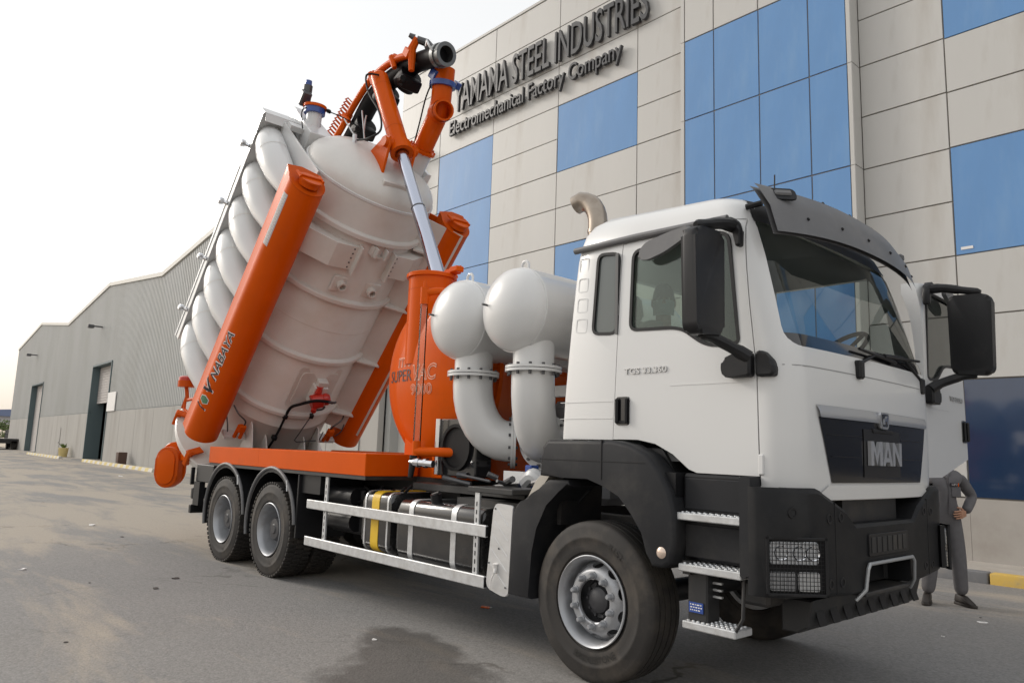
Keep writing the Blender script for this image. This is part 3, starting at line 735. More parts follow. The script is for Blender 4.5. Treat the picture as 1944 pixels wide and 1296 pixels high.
# white lower lip around grille
b = MB()
b.grid([[(front_x(y,z,-.012), y, z) for y in [(.84 if z<1.36 else .74)*(2*i/24-1) for i in range(25)]] for z in (1.305,1.34,1.392)]); part(b, 'grille_surround', WHITE, cab)
def on_front(me, y0, z0, off, m, name, parent):
    """text/mesh lying in local xy -> on the cab front, reading left to right when facing it"""
    warp(me, lambda c: Vector((front_x(y0+c.x, z0+c.y, -off)+c.z, y0+c.x, z0+c.y))); return link(name, setmat(me, m), parent)
def badge_letter(strokes, y0, w):
    b = MB(); z0, h = 1.515, .155
    for st in strokes:
        A = [b.b.verts.new((front_x(y0+w*p[0], z0+h*p[1], -.014), y0+w*p[0], z0+h*p[1])) for p in st]; B = [b.b.verts.new((v.co.x+.022, v.co.y, v.co.z)) for v in A]
        b._f(A); b._f(B); n_ = len(A)
        for i in range(n_): b._f([A[i-1],A[i],B[i],B[i-1]])
    return part(b, 'letter', mat('letter_silver', (.52,.53,.55), .32, metal=.6), grille, 0)
badge_letter([[(0,0),(0,1),(.24,1),(.24,0)],[(.24,1),(.5,.42),(.5,.02),(.24,.62)],[(.5,.42),(.76,1),(.76,.62),(.5,.02)],[(.76,0),(.76,1),(1,1),(1,0)]], -.245, .175)
badge_letter([[(0,0),(.36,1),(.5,1),(.5,.74),(.24,0)],[(.5,1),(.64,1),(1,0),(.76,0),(.5,.74)],[(.30,.16),(.37,.34),(.63,.34),(.70,.16)]], -.062, .150)
badge_letter([[(0,0),(0,1),(.24,1),(.24,0)],[(.24,1),(.76,.36),(.76,0),(.24,.64)],[(.76,0),(.76,1),(1,1),(1,0)]], .098, .150)
# emblem shield with a small lion-like bar
b = MB(); b.prism(rpoly([(-.075,1.865),(-.06,1.755),(.06,1.755),(.075,1.865)], .02, 4), 1.488, 1.515, 'x', .006); em = part(b, 'emblem', mat('brushed_silver', (.5,.5,.5)), cab)
b = MB(); b.prism(rpoly([(-.05,1.853),(-.038,1.772),(.038,1.772),(.05,1.853)], .012, 3), 1.516, 1.518, 'x'); part(b, 'emblem_field', BLACKG, em)
b = MB(); b.prism([(-.028,1.785),(-.020,1.785),(-.012,1.808),(.008,1.806),(.018,1.785),(.027,1.785),(.022,1.822),(.032,1.84),(.018,1.843),(.002,1.826),(-.022,1.822)], 1.519, 1.524, 'x'); part(b, 'emblem_lion', CHROME, em)
b = MB(); b.box((1.485,-.155,1.725),(1.505,.155,1.752),.006); part(b, 'grille_handle', BLACK, cab)
# hinge cover at the lower door corner
b = MB(); b.box((1.228,-1.128,1.44),(1.262,-1.108,1.56),.006); part(b, 'hinge_cover', WHITE, cab)
b = MB(); b.cyl((1.36,-1.0,1.70),(1.366,-1.012,1.70),.012,n=8); part(b, 'paint_dot', GREEN, cab)
# exhaust stack behind the cab
b = MB(); pts = [(-.50,-.62,2.2),(-.50,-.62,3.46)]+[(-.50-.16*(1-cos(radians(a)))*1.0,-.62-.02*a/90,3.46+.20*sin(radians(a))) for a in (15,30,45,60,75)]+[(-.66,-.65,3.665),(-.72,-.66,3.645)]
b.tube(pts, .082, 24, cap=False); b.tube([(p[0],p[1],p[2]) for p in pts[::-1]], .076, 24, cap=False); ex = part(b, 'exhaust_stack', STEEL)
b = MB(); b.tube([(-.50,-.62,3.36),(-.50,-.62,3.39)], .087, 24); part(b, 'clamp', STEEL, ex)
# antenna
b = MB(); b.cyl((.45,.55,3.3),(.47,.55,3.95),.006,n=6); part(b, 'antenna', BLACK, cab)

# ---------------------------------------------------------------- doors
def door_parts(d, far=False):
    """fittings of a right-hand door in cab coordinates"""
    frame_loop(dwin, -1.108, .022, .016, 'window_seal', BLACK, d)
    b = MB(); b.prism(rpoly([(.262,2.396),(.284,2.962),(1.042,2.962),(1.108,2.24),(1.055,2.224),(.874,2.234),(.70,2.355),(.62,2.376)], .05, 4), -1.104, -1.098, 'y'); part(b, 'window_glass', GLASS, d)
    # wind deflector
    b = MB(); b.prism(rpoly([(.36,2.90),(.42,2.965),(.60,3.0),(.78,3.02),(.80,2.97),(.70,2.92),(.58,2.87),(.44,2.84),(.37,2.855)], .04, 4), -1.20, -1.165, 'y', .012, Matrix.Translation((.02,0,.01))); part(b, 'kerb_mirror', PLASTL, d)
    # handle
    b = MB(); b.prism(rpoly([(.140,1.735),(.140,1.93),(.262,1.93),(.262,1.735)], .02, 4), -1.128, -1.112, 'y', .006); h = part(b, 'handle_recess', BLACKG, d)
    b = MB(); b.box((.150,-1.155,1.745),(.178,-1.13,1.92),.01); b.box((.15,-1.137,1.745),(.25,-1.129,1.765),.003); b.box((.235,-1.150,1.745),(.255,-1.129,1.92),.008); part(b, 'door_handle', BLACK, h)
    # lettering
    me = fit_text('TGS 33.360', .36, .042, .004, off=.02); warp(me, lambda c: Vector((.215+c.x, -1.1245-c.z, 2.085+c.y))); link('lettering', setmat(me, mat('badge_silver', (.52,.52,.52), .3, metal=.5)), d)
    # crease
    b = MB(); b.box((.60,-1.1225,1.99),(1.20,-1.1205,1.997)); part(b, 'body_crease', WHITE, d)
    # mirrors
    b = MB()
    b.prism(rpoly([(-1.295,2.255),(-1.29,2.89),(-1.56,2.88),(-1.60,2.84),(-1.585,2.28),(-1.55,2.235)], .05, 4), 1.02, 1.12, 'x', .028, seg=3)
    mr = part(b, 'mirror', BLACK, d)
    b = MB(); b.prism(rpoly([(-1.31,2.28),(-1.305,2.865),(-1.555,2.86),(-1.565,2.28)], .04, 4), 1.008, 1.020, 'x'); part(b, 'mirror_glass', CHROME, mr)
    b = MB(); b.tube(spline([(1.10,-1.14,2.965),(1.085,-1.25,2.965),(1.07,-1.38,2.935),(1.07,-1.52,2.90)],4), [.040]*4+[.036]*4+[.03]*4+[.018], 10)
    b.prism(rpoly([(1.00,2.985),(1.0,3.035),(1.10,3.03),(1.15,2.96),(1.155,2.83),(1.118,2.83),(1.10,2.95)], .03, 3), -1.175, -1.118, 'y', .012); part(b, 'mirror_arm', BLACK, mr)
    b = MB(); b.tube(spline([(1.20,-1.16,2.13),(1.14,-1.22,2.18),(1.08,-1.36,2.235),(1.06,-1.46,2.245)],4), [.042]*4+[.036]*4+[.03]*4+[.022], 10)
    b.prism(rpoly([(1.02,2.07),(1.03,2.13),(1.12,2.165),(1.218,2.165),(1.218,2.015),(1.04,2.015)], .025, 3), -1.19, -1.118, 'y', .014); part(b, 'mirror_arm', BLACK, mr)
    # inner trim
    b = MB(); b.prism([(.16,1.66),(.17,2.33),(.62,2.32),(.82,2.19),(1.14,2.19),(1.16,1.50),(.86,1.50),(.6,1.62)], -1.062, -1.045, 'y'); part(b, 'door_trim', INTER, d)
door = link('door', smooth(setmat(door_me, WHITE), 30), truck); door_parts(door)
b = MB(); b.prism(rpoly([(1.232,2.17),(1.29,2.17),(1.345,2.10),(1.352,2.015),(1.232,2.015)], .025, 3), -1.16, -1.085, 'y', .014); part(b, 'mirror_base', BLACK, cab)
# far door: mirrored, swung open about its hinge
fd_me = boolean(shell0, cut([(.118,1.592),(.178,3.035),(1.122,3.035),(1.222,2.05),(1.230,1.432),(.86,1.434)], -1.4, -.95, 'y'), 'INTERSECT'); fd_me = boolean(fd_me, cut(dwin, -1.4, -.9, 'y')); setmat(fd_me, WHITE)
warp(fd_me, lambda c: Vector((c.x,-c.y,c.z))); fd_me.flip_normals(); smooth(fd_me, 30)
fdoor = link('door', fd_me, truck)
tmp = bpy.data.objects.new('tmp_door', None); COL.objects.link(tmp); door_parts(tmp)
def mirror_y(o):
    o.data = o.data.copy(); warp(o.data, lambda c: Vector((c.x,-c.y,c.z))); o.data.flip_normals()
    for ch in o.children: mirror_y(ch)
for ch in list(tmp.children):
    mirror_y(ch); ch.parent = fdoor
    if ch.name.startswith('lettering'): warp(ch.data, lambda c: Vector((.79-c.x,c.y,c.z))); ch.data.flip_normals()
bpy.data.objects.remove(tmp)
HX, HY = 1.25, 1.14
fdoor.matrix_basis = Matrix.Translation((HX+.10,HY+.10,0)) @ Matrix.Rotation(radians(-88),4,'Z') @ Matrix.Translation((-HX,-HY,0))
fdoor['label'] = 'driver side door standing wide open'
# vent strip in the far front corner
b = MB(); b.box((1.17,1.125,1.45),(1.30,1.16,1.95),.01); fv = part(b, 'corner_vent', BLACK, cab)
for k in range(5): 
    b = MB(); b.box((1.18,1.10,1.50+k*.09),(1.31,1.170,1.515+k*.09)); part(b, 'vent_slat', DGREY, fv)

# ---------------------------------------------------------------- cab interior
b = MB(); b.box((-.33,-1.04,1.50),(1.18,1.04,1.56)); b.box((-.33,-1.04,1.5),(-.28,1.04,2.44)); part(b, 'cab_floor', INTER)
b = MB(); b.prism(rpoly([(.86,1.58),(.84,2.10),(.96,2.20),(1.30,2.19),(1.36,2.12),(1.36,1.58)], .05), -1.0, 1.0, 'y', .02); dash = part(b, 'dashboard', mat('dash_grey', (.045,.047,.05), .7))
b = MB(); b.prism(rpoly([(.90,2.18),(.98,2.28),(1.18,2.26),(1.22,2.18)], .03), .30, .78, 'y', .02); part(b, 'instrument_hood', BLACK, dash)
b = MB(); b.box((1.18,-.88,2.195),(1.26,-.74,2.26),.01); part(b, 'green_box', GREEN, dash)
b = MB(); cw = Vector((1.0,.52,2.37)); ax_ = Vector((-.55,0,.83)).normalized(); e1 = Vector((0,1,0)); e2 = ax_.cross(e1)
b.tube([cw+(e1*cos(a)+e2*sin(a))*.225 for a in [2*pi*i/32 for i in range(33)]], .017, 10, cap=False)
for a in (0.,pi,-pi/2): b.tube([cw-ax_*.03, cw+(e1*cos(a)+e2*sin(a))*.215], .016, 8)
b.cyl(cw-ax_*.06, cw-ax_*.005, .075, n=16); part(b, 'steering_wheel', BLACK)
b = MB(); b.cyl(cw-ax_*.06, cw-ax_*.40, .045, n=12); part(b, 'steering_column', BLACK)
def seat(y):
    b = MB(); b.box((.02,y-.25,1.80),(.52,y+.25,1.97),.05,None,3); s = part(b, 'seat', SEAT)
    b = MB(); b.prism(rpoly([(-.06,1.92),(-.24,2.58),(-.13,2.60),(.10,1.95)], .04), y-.24, y+.24, 'y', .03); part(b, 'backrest', SEAT, s)
    b = MB(); b.prism(rpoly([(-.235,2.60),(-.27,2.80),(-.18,2.81),(-.145,2.61)], .03), y-.14, y+.14, 'y', .03); part(b, 'headrest', SEAT, s)
    b = MB(); b.box((.08,y-.2,1.56),(.46,y+.2,1.80),.02); part(b, 'seat_base', BLACK, s)
seat(-.58); seat(.55)

# ---------------------------------------------------------------- bumper
def bx(y):
    a = abs(y)/1.25; x = 1.505-.03*a*a; e = (abs(y)-.95)/.30
    if e > 0: x -= .21*(1-sqrt(max(0,1-min(e,1)**2)))
    return x
def bt(y):
    a = abs(y)
    return 1.375 if a > .90 else 1.375-(.90-a)/.06*.03 if a > .84 else 1.345-(.84-a)/.26*.10 if a > .58 else 1.245-(.58-a)/.12*.09 if a > .46 else 1.155
def bb_(y): a = abs(y); return .775-.03*min(1,max(0,(1.0-a)/.4)) 
ys = [-1.25,-1.248,-1.235,-1.21,-1.17,-1.12,-1.06,-.99,-.93,-.87,-.84,-.76,-.68,-.58,-.52,-.46,-.36,-.2,0]; ys = ys+[-y for y in ys[-2::-1]]
b = MB(); N = len(ys)
O = [[b.b.verts.new((bx(y)-(.0 if j else .018),y,(bb_(y)+(bt(y)-bb_(y))*t))) for j,t in ((0,0.),(1,.04),(1,.5),(1,.95),(0,1.))] for y in ys]
I = [[b.b.verts.new(((bx(y)-.05 if abs(y) > 1.1 else 1.20),y*(.985 if abs(y) > 1.1 else 1.),(bb_(y)+(bt(y)-bb_(y))*t))) for t in (0.,1.)] for y in ys]
for i in range(N-1):
    for j in range(4): b._f([O[i][j],O[i+1][j],O[i+1][j+1],O[i][j+1]])
    b._f([O[i][4],O[i+1][4],I[i+1][1],I[i][1]]); b._f([I[i][0],I[i+1][0],O[i+1][0],O[i][0]]); b._f([I[i][1],I[i+1][1],I[i+1][0],I[i][0]])
for i in (0,N-1): b._f(O[i]+I[i][::-1])
bmesh.ops.recalc_face_normals(b.b, faces=b.b.faces[:])
bme = b.mesh('bumper', 0)
cc = MB(); cc.box((1.33,-.365,.70),(1.7,.365,.905),.02); bme = boolean(bme, cc.mesh('c',0))
for s in (-1,1):
    cc = MB(); M = Matrix.Translation((1.445,s*1.105,.945)) @ Matrix.Rotation(s*radians(40),4,'Z'); cc.prism(rpoly([(-.175,-.155),(.175,-.155),(.175,.155),(-.175,.155)],.03,3), -.035, .4, 'x', 0, M); bme = boolean(bme, cc.mesh('c',0))
bump = link('bumper', smooth(setmat(bme, BUMP), 30), truck)
b = MB(); b.box((1.12,-1.10,1.15),(1.30,1.10,1.36)); b.box((1.10,-1.0,.74),(1.32,1.0,1.2)); part(b, 'bumper_core', FRAMEB, bump, 0)
b = MB(); b.box((1.25,-.42,1.10),(1.40,.42,1.30)); part(b, 'front_crossmember', FRAMEB, bump, 0)
for s in (-1,1):
    M = Matrix.Translation((1.445,s*1.105,.945)) @ Matrix.Rotation(s*radians(40),4,'Z')
    b = MB(); b.box((-.06,-.17,-.15),(-.03,.17,.15),.0,M); h = part(b, 'headlight', BLACK, bump)
    b = MB(); b.prism(rpoly([(-.15,.01),(.13,.01),(.13,.135),(-.15,.135)],.02,3), -.03, -.012, 'x', .004, M); part(b, 'lens', CLEAR, h)
    b = MB(); b.prism(rpoly([(-.15,-.135),(.0,-.135),(.0,-.03),(-.15,-.03)],.015,3), -.03, -.014, 'x', .003, M); part(b, 'fog_lens', mat('lens_dull', (.45,.46,.48), .15, metal=.6), h)
    b = MB(); b.prism(rpoly([(.012,-.135),(.135,-.135),(.135,-.03),(.012,-.03)],.015,3), -.03, -.014, 'x', .003, M); part(b, 'indicator_lens', mat('lens_pale', (.72,.73,.74), .2, metal=.3), h)
    for q in (-.085,.02,.095):
        b = MB(); b.rev([(-.008,.04),(-.022,.018),(-.022,0)], 16, M @ Matrix.Translation((0,q,.072))); part(b, 'reflector', CHROME, h)
    g = MB()
    for k in range(16): y = -.158+k*.0211; g.box((-.006,y-.0014,-.145),(-.001,y+.0014,.145),0,M)
    for k in range(14): z = -.145+k*.0223; g.box((-.004,-.16,z-.0014),(.001,.16,z+.0014),0,M)
    for q in ((-.175,-.16,.175,-.145),(-.175,.145,.175,.16),(-.175,-.16,-.158,.16),(.158,-.16,.175,.16)): g.box((-.012,q[0],q[1]),(.006,q[2],q[3]),.002,M)
    part(g, 'stone_guard', BLACK, h, 0)
for s in (-1,1):
    for y, z in ((1.13,1.24),(.80,1.20),(.66,1.205),(.80,.83),(.66,.83)):
        y *= s; b = MB(); n_ = Vector((1,(0 if abs(y)<.95 else s*.5),0)).normalized(); p = Vector((bx(y),y,z)); b.tube([p-n_*.01,p+n_*.004,p+n_*.004,p-n_*.004],[.034,.03,.02,.018],14); part(b, 'bolt_cover', BLACK, bump)
    b = MB(); b.box((bx(s*.73)-.01,s*.73-.003,.77),(bx(s*.73)+.002,s*.73+.003,1.29)); part(b, 'bumper_seam', BLACK, bump, 0)
b = MB(); b.prism(rpoly([(-.31,.955),(.31,.955),(.31,1.09),(-.31,1.09)],.012,3), 1.502, 1.514, 'x', .003); pt_ = part(b, 'number_plate_holder', BLACK, bump)
b = MB()
for k in range(7): b.box((1.514,-.28+k*.082,.975),(1.518,-.22+k*.082,1.07),.002)
part(b, 'plate_ribs', FRAMEB, pt_, 0)
b = MB(); b.tube([(1.47,-.43,.70),(1.515,-.385,.765),(1.525,-.37,.885),(1.525,-.34,.915),(1.525,.34,.915),(1.525,.37,.885),(1.515,.385,.765),(1.47,.43,.70)], .0115, 10); part(b, 'step_frame', mat('step_steel', (.40,.41,.42), .45, metal=.5), bump)
b = MB(); b.box((1.34,-.35,.715),(1.50,.35,.74),.006); part(b, 'front_step', FRAMEB, bump)
b = MB(); b.prism([(1.18,.72),(1.38,.72),(1.34,.56),(1.28,.52),(1.18,.52)], -.80, .88, 'y', .01); lb = part(b, 'skid_plate', FRAMEB, bump, 0)
for k in range(9):
    b = MB(); M = Matrix.Translation((1.358,-.68+k*.18,.63)) @ Matrix.Rotation(radians(-17),4,'Y'); b.box((.0,-.045,-.07),(.012,.045,.07),.004,M); part(b, 'skid_rib', BLACK, lb, 0)
b = MB(); b.box((1.05,-1.05,.68),(1.24,-.86,.82),.02); part(b, 'bumper_bracket', FRAMEB, bump); b = MB(); b.box((1.05,.86,.68),(1.24,1.05,.82),.02); part(b, 'bumper_bracket', FRAMEB, bump)
# ---------------------------------------------------------------- entry steps and front fender
b = MB(); b.box((.70,-1.13,.90),(1.19,-.80,1.43),.02); b.prism([(.66,.84),(.70,.9),(.70,1.43),(.6,1.43)], -1.2,-.8,'y'); sw = part(b, 'step_well', BLACK)
b = MB(); b.prism(rpoly([(1.165,1.43),(1.235,1.43),(1.235,.90),(1.21,.86),(1.165,.86)],.01), -1.235, -1.0, 'y', .01); part(b, 'step_cheek', PLAST, sw)
b = MB(); b.box((.73,-1.142,1.21),(1.16,-1.132,1.40),.01); b.box((.73,-1.142,.92),(1.16,-1.132,1.12),.01); part(b, 'step_back', PLAST, sw)
def step(x0, x1, y0, z):
    b = MB(); b.box((x0,y0,z-.045),(x1,y0+.19,z),.006); s = part(b, 'step', GALV)
    t = MB()
    for i in range(10):
        for j in range(4):
            x = x0+.03+i*(x1-x0-.06)/9; y = y0+.03+j*.043; t.tube([(x,y,z-.001),(x,y,z+.007),(x,y,z+.007)],[.012,.008,.004],6)
    part(t, 'step_studs', GALV, s)
step(.72,1.165,-1.225,1.19); step(.735,1.165,-1.225,.885); step(.745,1.11,-1.20,.548)
b = MB(); b.box((.76,-1.16,.545),(.90,-1.02,.85),.01); b.box((.745,-1.19,.82),(.80,-1.05,.90)); hang = part(b, 'step_hanger', FRAMEB); b = MB(); b.tube([(1.14,-1.14,.86),(1.15,-1.17,.75),(1.15,-1.18,.62),(1.10,-1.18,.54)],.011,8); part(b, 'step_cable', FRAMEB, hang)
b = MB(); b.box((.775,-1.168,.60),(.875,-1.162,.66)); ds = part(b, 'data_label', BLUE, hang, 0)
b = MB()
for k in range(3):
    x = .785
    while x < .86: w = random.uniform(.006,.02); b.box((x,-1.1695,.612+k*.016),(min(x+w,.868),-1.1682,.618+k*.016)); x += w+.006
part(b, 'label_print', WHITED, ds, 0)
b = MB()
for z in (.70,.74,.78): b.box((.90,-1.10,z-.006),(.96,-1.08,z+.006))
part(b, 'spring_leaf', GALV, hang, 0)
fo = [(-.478,1.36),(-.452,1.575),(-.40,1.622),(.22,1.625),(.36,1.600),(.50,1.545),(.61,1.44),(.69,1.31),(.73,1.18),(.735,1.0),(.70,.875),(.64,.84),(.55,.84)]
fi = [(.515,.92),(.475,1.04),(.41,1.17),(.30,1.28),(.15,1.345),(0,1.358),(-.25,1.355)]
b = MB(); b.prism(fo+fi, -1.255, -1.075, 'y', .028, seg=3); fen = part(b, 'front_fender', PLAST)
b = MB(); b.box((.126,-1.2585,1.36),(.132,-1.24,1.63)); b.box((-.47,-1.2575,1.480),(.5,-1.25,1.484)); part(b, 'fender_seam', BLACK, fen, 0)
b = MB(); b.rev([(-.01,.0),(-.01,.034),(.0,.036),(.006,.03),(.012,.012),(.012,0)], 20, Matrix.Translation((.632,-1.256,.935)) @ Matrix.Rotation(radians(-90),4,'Z')); part(b, 'side_marker', mat('marker_clear', (.75,.60,.50), .15, metal=.4), fen)
b = MB(); b.prism([(-.46,1.0),(-.46,1.60),(.5,1.58),(.66,1.35),(.7,.9),(.62,.9),(.5,1.28),(.3,1.42),(-.4,1.42),(-.42,1.0)], -1.07, -.62, 'y'); part(b, 'wheel_arch_liner', FRAMEB, fen)
b = MB(); b.prism(fo+fi, 1.075, 1.255, 'y', .028); ff = part(b, 'front_fender', PLAST)
rf = [(-.20,1.345),(-.40,1.335),(-.46,1.30),(-.56,1.205),(-.62,1.20),(-.68,1.14),(-.745,1.12),(-.775,1.05),(-.81,.46),(-.56,.46),(-.575,.80),(-.53,.98),(-.43,1.16),(-.30,1.27),(-.18,1.30)]
b = MB(); b.prism(rf, -1.235, -.90, 'y', .02, seg=2); part(b, 'rear_half_fender', PLAST)
b = MB(); b.prism(rpoly([(-1.005,1.125),(-.785,1.115),(-.81,.44),(-.88,.43),(-1.075,.47)],[.06,.02,.04,.06,.05],4), -1.225, -1.205, 'y', .005, Matrix.Rotation(0,4,'Z')); ap = part(b, 'aluminium_panel', ALU)
for k in range(5):
    b = MB(); b.tube([(-1.035+.012*k,-1.2245,.66+k*.11),(-.83,-1.2245,.50+k*.115)],.0035,6); part(b, 'pressed_rib', ALU, ap, 0)
for x, z in ((-.985,1.08),(-.93,.78),(-1.04,.66),(-.84,.50)):
    b = MB(); b.cyl((x,-1.222,z),(x,-1.230,z),.008,n=8); part(b, 'rivet', DGREY, ap)
b = MB(); b.tube(spline([(-.955,-1.23,.66),(-.945,-1.25,.60),(-.985,-1.245,.545),(-1.0,-1.24,.48)],5),[.012]*6+[.006]*10,6); b.cyl((-.95,-1.24,.665),(-.955,-1.235,.60),.022,.012,10); part(b, 'cable_tie', WHITED, ap)
b = MB(); b.prism([(-.73,1.15),(-.62,1.32),(-.47,1.44),(-.44,1.38),(-.56,1.27),(-.66,1.13)], -1.15, -.85, 'y', .008); part(b, 'side_lamp_box', mat('cream_box', (.50,.46,.40), .4, coat=.3))

# ---------------------------------------------------------------- wheels
def tyre_profile(w, R, rr, lugs):
    h = w/2; pr = [(-h*.78,rr),(-h*.86,rr+.015),(-h*.90,rr+.03),(-h*.955,rr+.032),(-h*.975,rr+.045),(-h*.985,rr+(R-rr)*.30),(-h*1.005,rr+(R-rr)*.48),(-h*1.02,rr+(R-rr)*.50),(-h*1.02,rr+(R-rr)*.56),(-h*1.005,rr+(R-rr)*.58),(-h*.98,rr+(R-rr)*.80),(-h*.93,R-.028),(-h*.88,R-.012),(-h*.80,R-.004)]
    g = [(-.55,.012),(-.2,.012),(.2,.012),(.55,.012)]
    tread = []
    for c, gw in g:
        tread += [(h*c-gw*.5,R),(h*c-gw*.4,R-.014),(h*c+gw*.4,R-.014),(h*c+gw*.5,R)]
    return pr+tread+[(-a,r) for a, r in pr[::-1]]
def yM(y, z, x, out):   # local X axis -> outward side of the truck
    return Matrix.Translation((x,y,z)) @ Matrix.Rotation(radians(-90 if out < 0 else 90),4,'Z')
TY = {}
def tyre_mesh(kind):
    if kind in TY: return TY[kind]
    b = MB(); w = .315; R = .535
    b.rev(tyre_profile(w, R, .295, 0), 72)
    n = 84 if kind == 'front' else 56
    for i in range(n):   # shoulder lugs
        a = 2*pi*i/n
        for s in (-1,1):
            M = Matrix.Rotation(a,4,'X')
            if kind == 'front': continue
            else: b.box((s*.105-.046,-.020,.520),(s*.105+.046,.020,.545),.004,M)
        if kind != 'front':
            M = Matrix.Rotation(a+pi/n,4,'X'); b.box((-.045,-.022,.52),(.045,.022,.545),.004,M)
    TY[kind] = b.mesh('tyre'); TY[kind].materials.append(RUBBER); return TY[kind]
def arc_text(txt, r, a_mid, size, ax_, flip=False):
    """raised letters round the tyre wall, local X outward"""
    me = text_mesh(txt, size, .0, off=.0006, sx=1.0, align='CENTER')
    def fn(c):
        a = a_mid + (c.x/r)*(1 if flip else -1); rr = r + (c.y if not flip else -c.y)
        return Vector((ax_, rr*cos(a), rr*sin(a)))
    return warp(me, fn)
def nuts(b, n, r, x0, M, rad=.021, L=.05):
    for i in range(n):
        a = 2*pi*(i+.5)/n; y, z = r*cos(a), r*sin(a)
        b.tube([(x0,y,z),(x0+.010,y,z),(x0+.010,y,z),(x0+L*.72,y,z),(x0+L,y,z)],[rad*1.35,rad*1.35,rad,rad*.92,rad*.55],10,M=M)
NUT = []
def nut_ring(n, r, x0, rim):
    if not NUT:
        b = MB(); rad = .021; L = .05; b.tube([(0,0,0),(.010,0,0),(.010,0,0),(L*.72,0,0),(L,0,0)],[rad*1.35,rad*1.35,rad,rad*.92,rad*.55],10); NUT.append(b.mesh('wheel_nut')); NUT[0].materials.append(SILVER)
    for i in range(n):
        a = 2*pi*(i+.5)/n; o = link('wheel_nut', NUT[0], rim.parent); o.location = (x0, r*cos(a), r*sin(a))
RM = {}
def front_rim():
    if 'f' in RM: return RM['f']
    b = MB()
    b.rev([(-.14,.285),(.115,.285),(.14,.300),(.155,.306),(.160,.300),(.150,.285),(.11,.268),(.02,.262),(-.10,.25),(-.14,.25)], 64, close=True)
    d = MB(); d.rev([(.02,.27),(.05,.255),(.085,.235),(.118,.205),(.124,.19),(.124,.150),(.118,.142),(.10,.140),(.09,.15),(.09,.19),(.06,.225),(.02,.25)], 80, close=True)
    me = d.mesh('disc', 0); c = MB()
    for i in range(10):
        a = 2*pi*i/10; M = Matrix.Rotation(a,4,'X') @ Matrix.Translation((.07,0,.229)) @ Matrix.Rotation(radians(-38),4,'Y')
        c.prism([(.044*cos(t),.032*sin(t)) for t in [2*pi*k/14 for k in range(14)]], -.12, .12, 'x', 0, M @ Matrix.Rotation(radians(0),4,'X'))
    me = boolean(me, c.mesh('c', 0))
    b.b.from_mesh(me); r = b.mesh('rim', 35); r.materials.clear(); r.materials.append(SILVER); RM['f'] = r; return r
def make_wheel(name, x, y, out, kind):
    M = yM(y, .535, x, out)
    w = link(name, tyre_mesh(kind), truck, M=M)
    if kind == 'front':
        rim = link('rim', front_rim(), w)
        nut_ring(10, .168, .122, rim)
        b = MB(); b.rev([(-.1,.24),(-.02,.24),(-.02,.14),(.03,.135),(.05,.12),(.05,.095),(.075,.085),(.09,.06),(.095,0)], 32)
        for i in range(10):
            a = 2*pi*i/10; b.tube([(.045,.108*cos(a),.108*sin(a)),(.065,.108*cos(a),.108*sin(a))],.011,6)
        o = b.obj('hub', mat('hub_dark', (.06,.06,.065), .5, metal=.3), rim)
    else:
        b = MB(); b.rev([(.155,.306),(.160,.300),(.145,.284),(.09,.268),(-.02,.258),(-.06,.245),(-.075,.22),(-.075,.11),(-.05,.10),(-.05,0)], 48); b.rev([(.155,.306),(.11,.30),(-.14,.30)],48); rim = b.obj('rim', SILVER, w)
        b = MB(); b.rev([(-.075,.15),(.05,.14),(.085,.115),(.09,.06),(.10,.05),(.10,0)], 28); b.obj('hub', mat('hub_dark', (.06,.06,.065)), rim)
    if out < 0 and kind == 'front':
        for t, a, r in (('BRIDGESTONE', radians(-82), .395), ('R152', radians(58), .395)):
            me = arc_text(t, r, a, .062, .1632, flip=(a < 0)); link('tyre_lettering', setmat(me, RUBBERL), w)
    elif out < 0:
        me = arc_text('710', .405, radians(-75), .05, .1632, True); link('tyre_lettering', setmat(me, RUBBERL), w)
    return w
make_wheel('front_wheel', 0, -1.045, -1, 'front'); make_wheel('front_wheel', 0, 1.045, 1, 'front')
for X in (-5.0,-6.4):
    make_wheel('rear_wheel', X, -1.09, -1, 'rear'); make_wheel('rear_wheel', X, -.745, -1, 'rear')
    make_wheel('rear_wheel', X, 1.09, 1, 'rear'); make_wheel('rear_wheel', X, .745, 1, 'rear')
for X in (0,-5.0,-6.4):
    b = MB(); b.cyl((X,-.9,.52),(X,.9,.52),.085,n=16); 
    if X: b.rev([(-.24,.1),(-.16,.22),(0,.25),(.16,.22),(.24,.1)],24,Matrix.Translation((X,0,.52)))
    part(b, 'axle', FRAMEB)
# ---------------------------------------------------------------- chassis
b = MB()
for s in (-1,1): b.prism([(-7.6,.80),(-7.6,1.06),(1.1,1.06),(1.1,.80)], s*.43-.04, s*.43+.04, 'y', .008)
for x in (-7.4,-5.7,-4.2,-3.0,-1.8,-.6,.9): b.box((x-.06,-.40,.84),(x+.06,.40,1.02))
fr = part(b, 'chassis_frame', FRAMEB)
b = MB(); b.box((-7.1,-.62,1.06),(-2.2,.62,1.24)); part(b, 'subframe', FRAMEB, fr, 0)
b = MB(); b.box((-4.0,-1.0,.62),(-3.35,-.5,1.10),.03); b.tube([(-3.9,-1.02,1.0),(-3.4,-1.02,1.0)],.10,14); b.tube([(-3.9,-1.02,.75),(-3.4,-1.02,.75)],.10,14); part(b, 'air_tank', BLACK)
b = MB()
for k in range(6):
    z = 1.10+random.uniform(-.12,.05); b.tube(spline([(-3.9+k*.1,-.95,z),(-3.4+k*.12,-1.02,z-.12),(-3.0+k*.1,-.98,z+.06)],6),.014,6)
part(b, 'air_lines', HOSE)
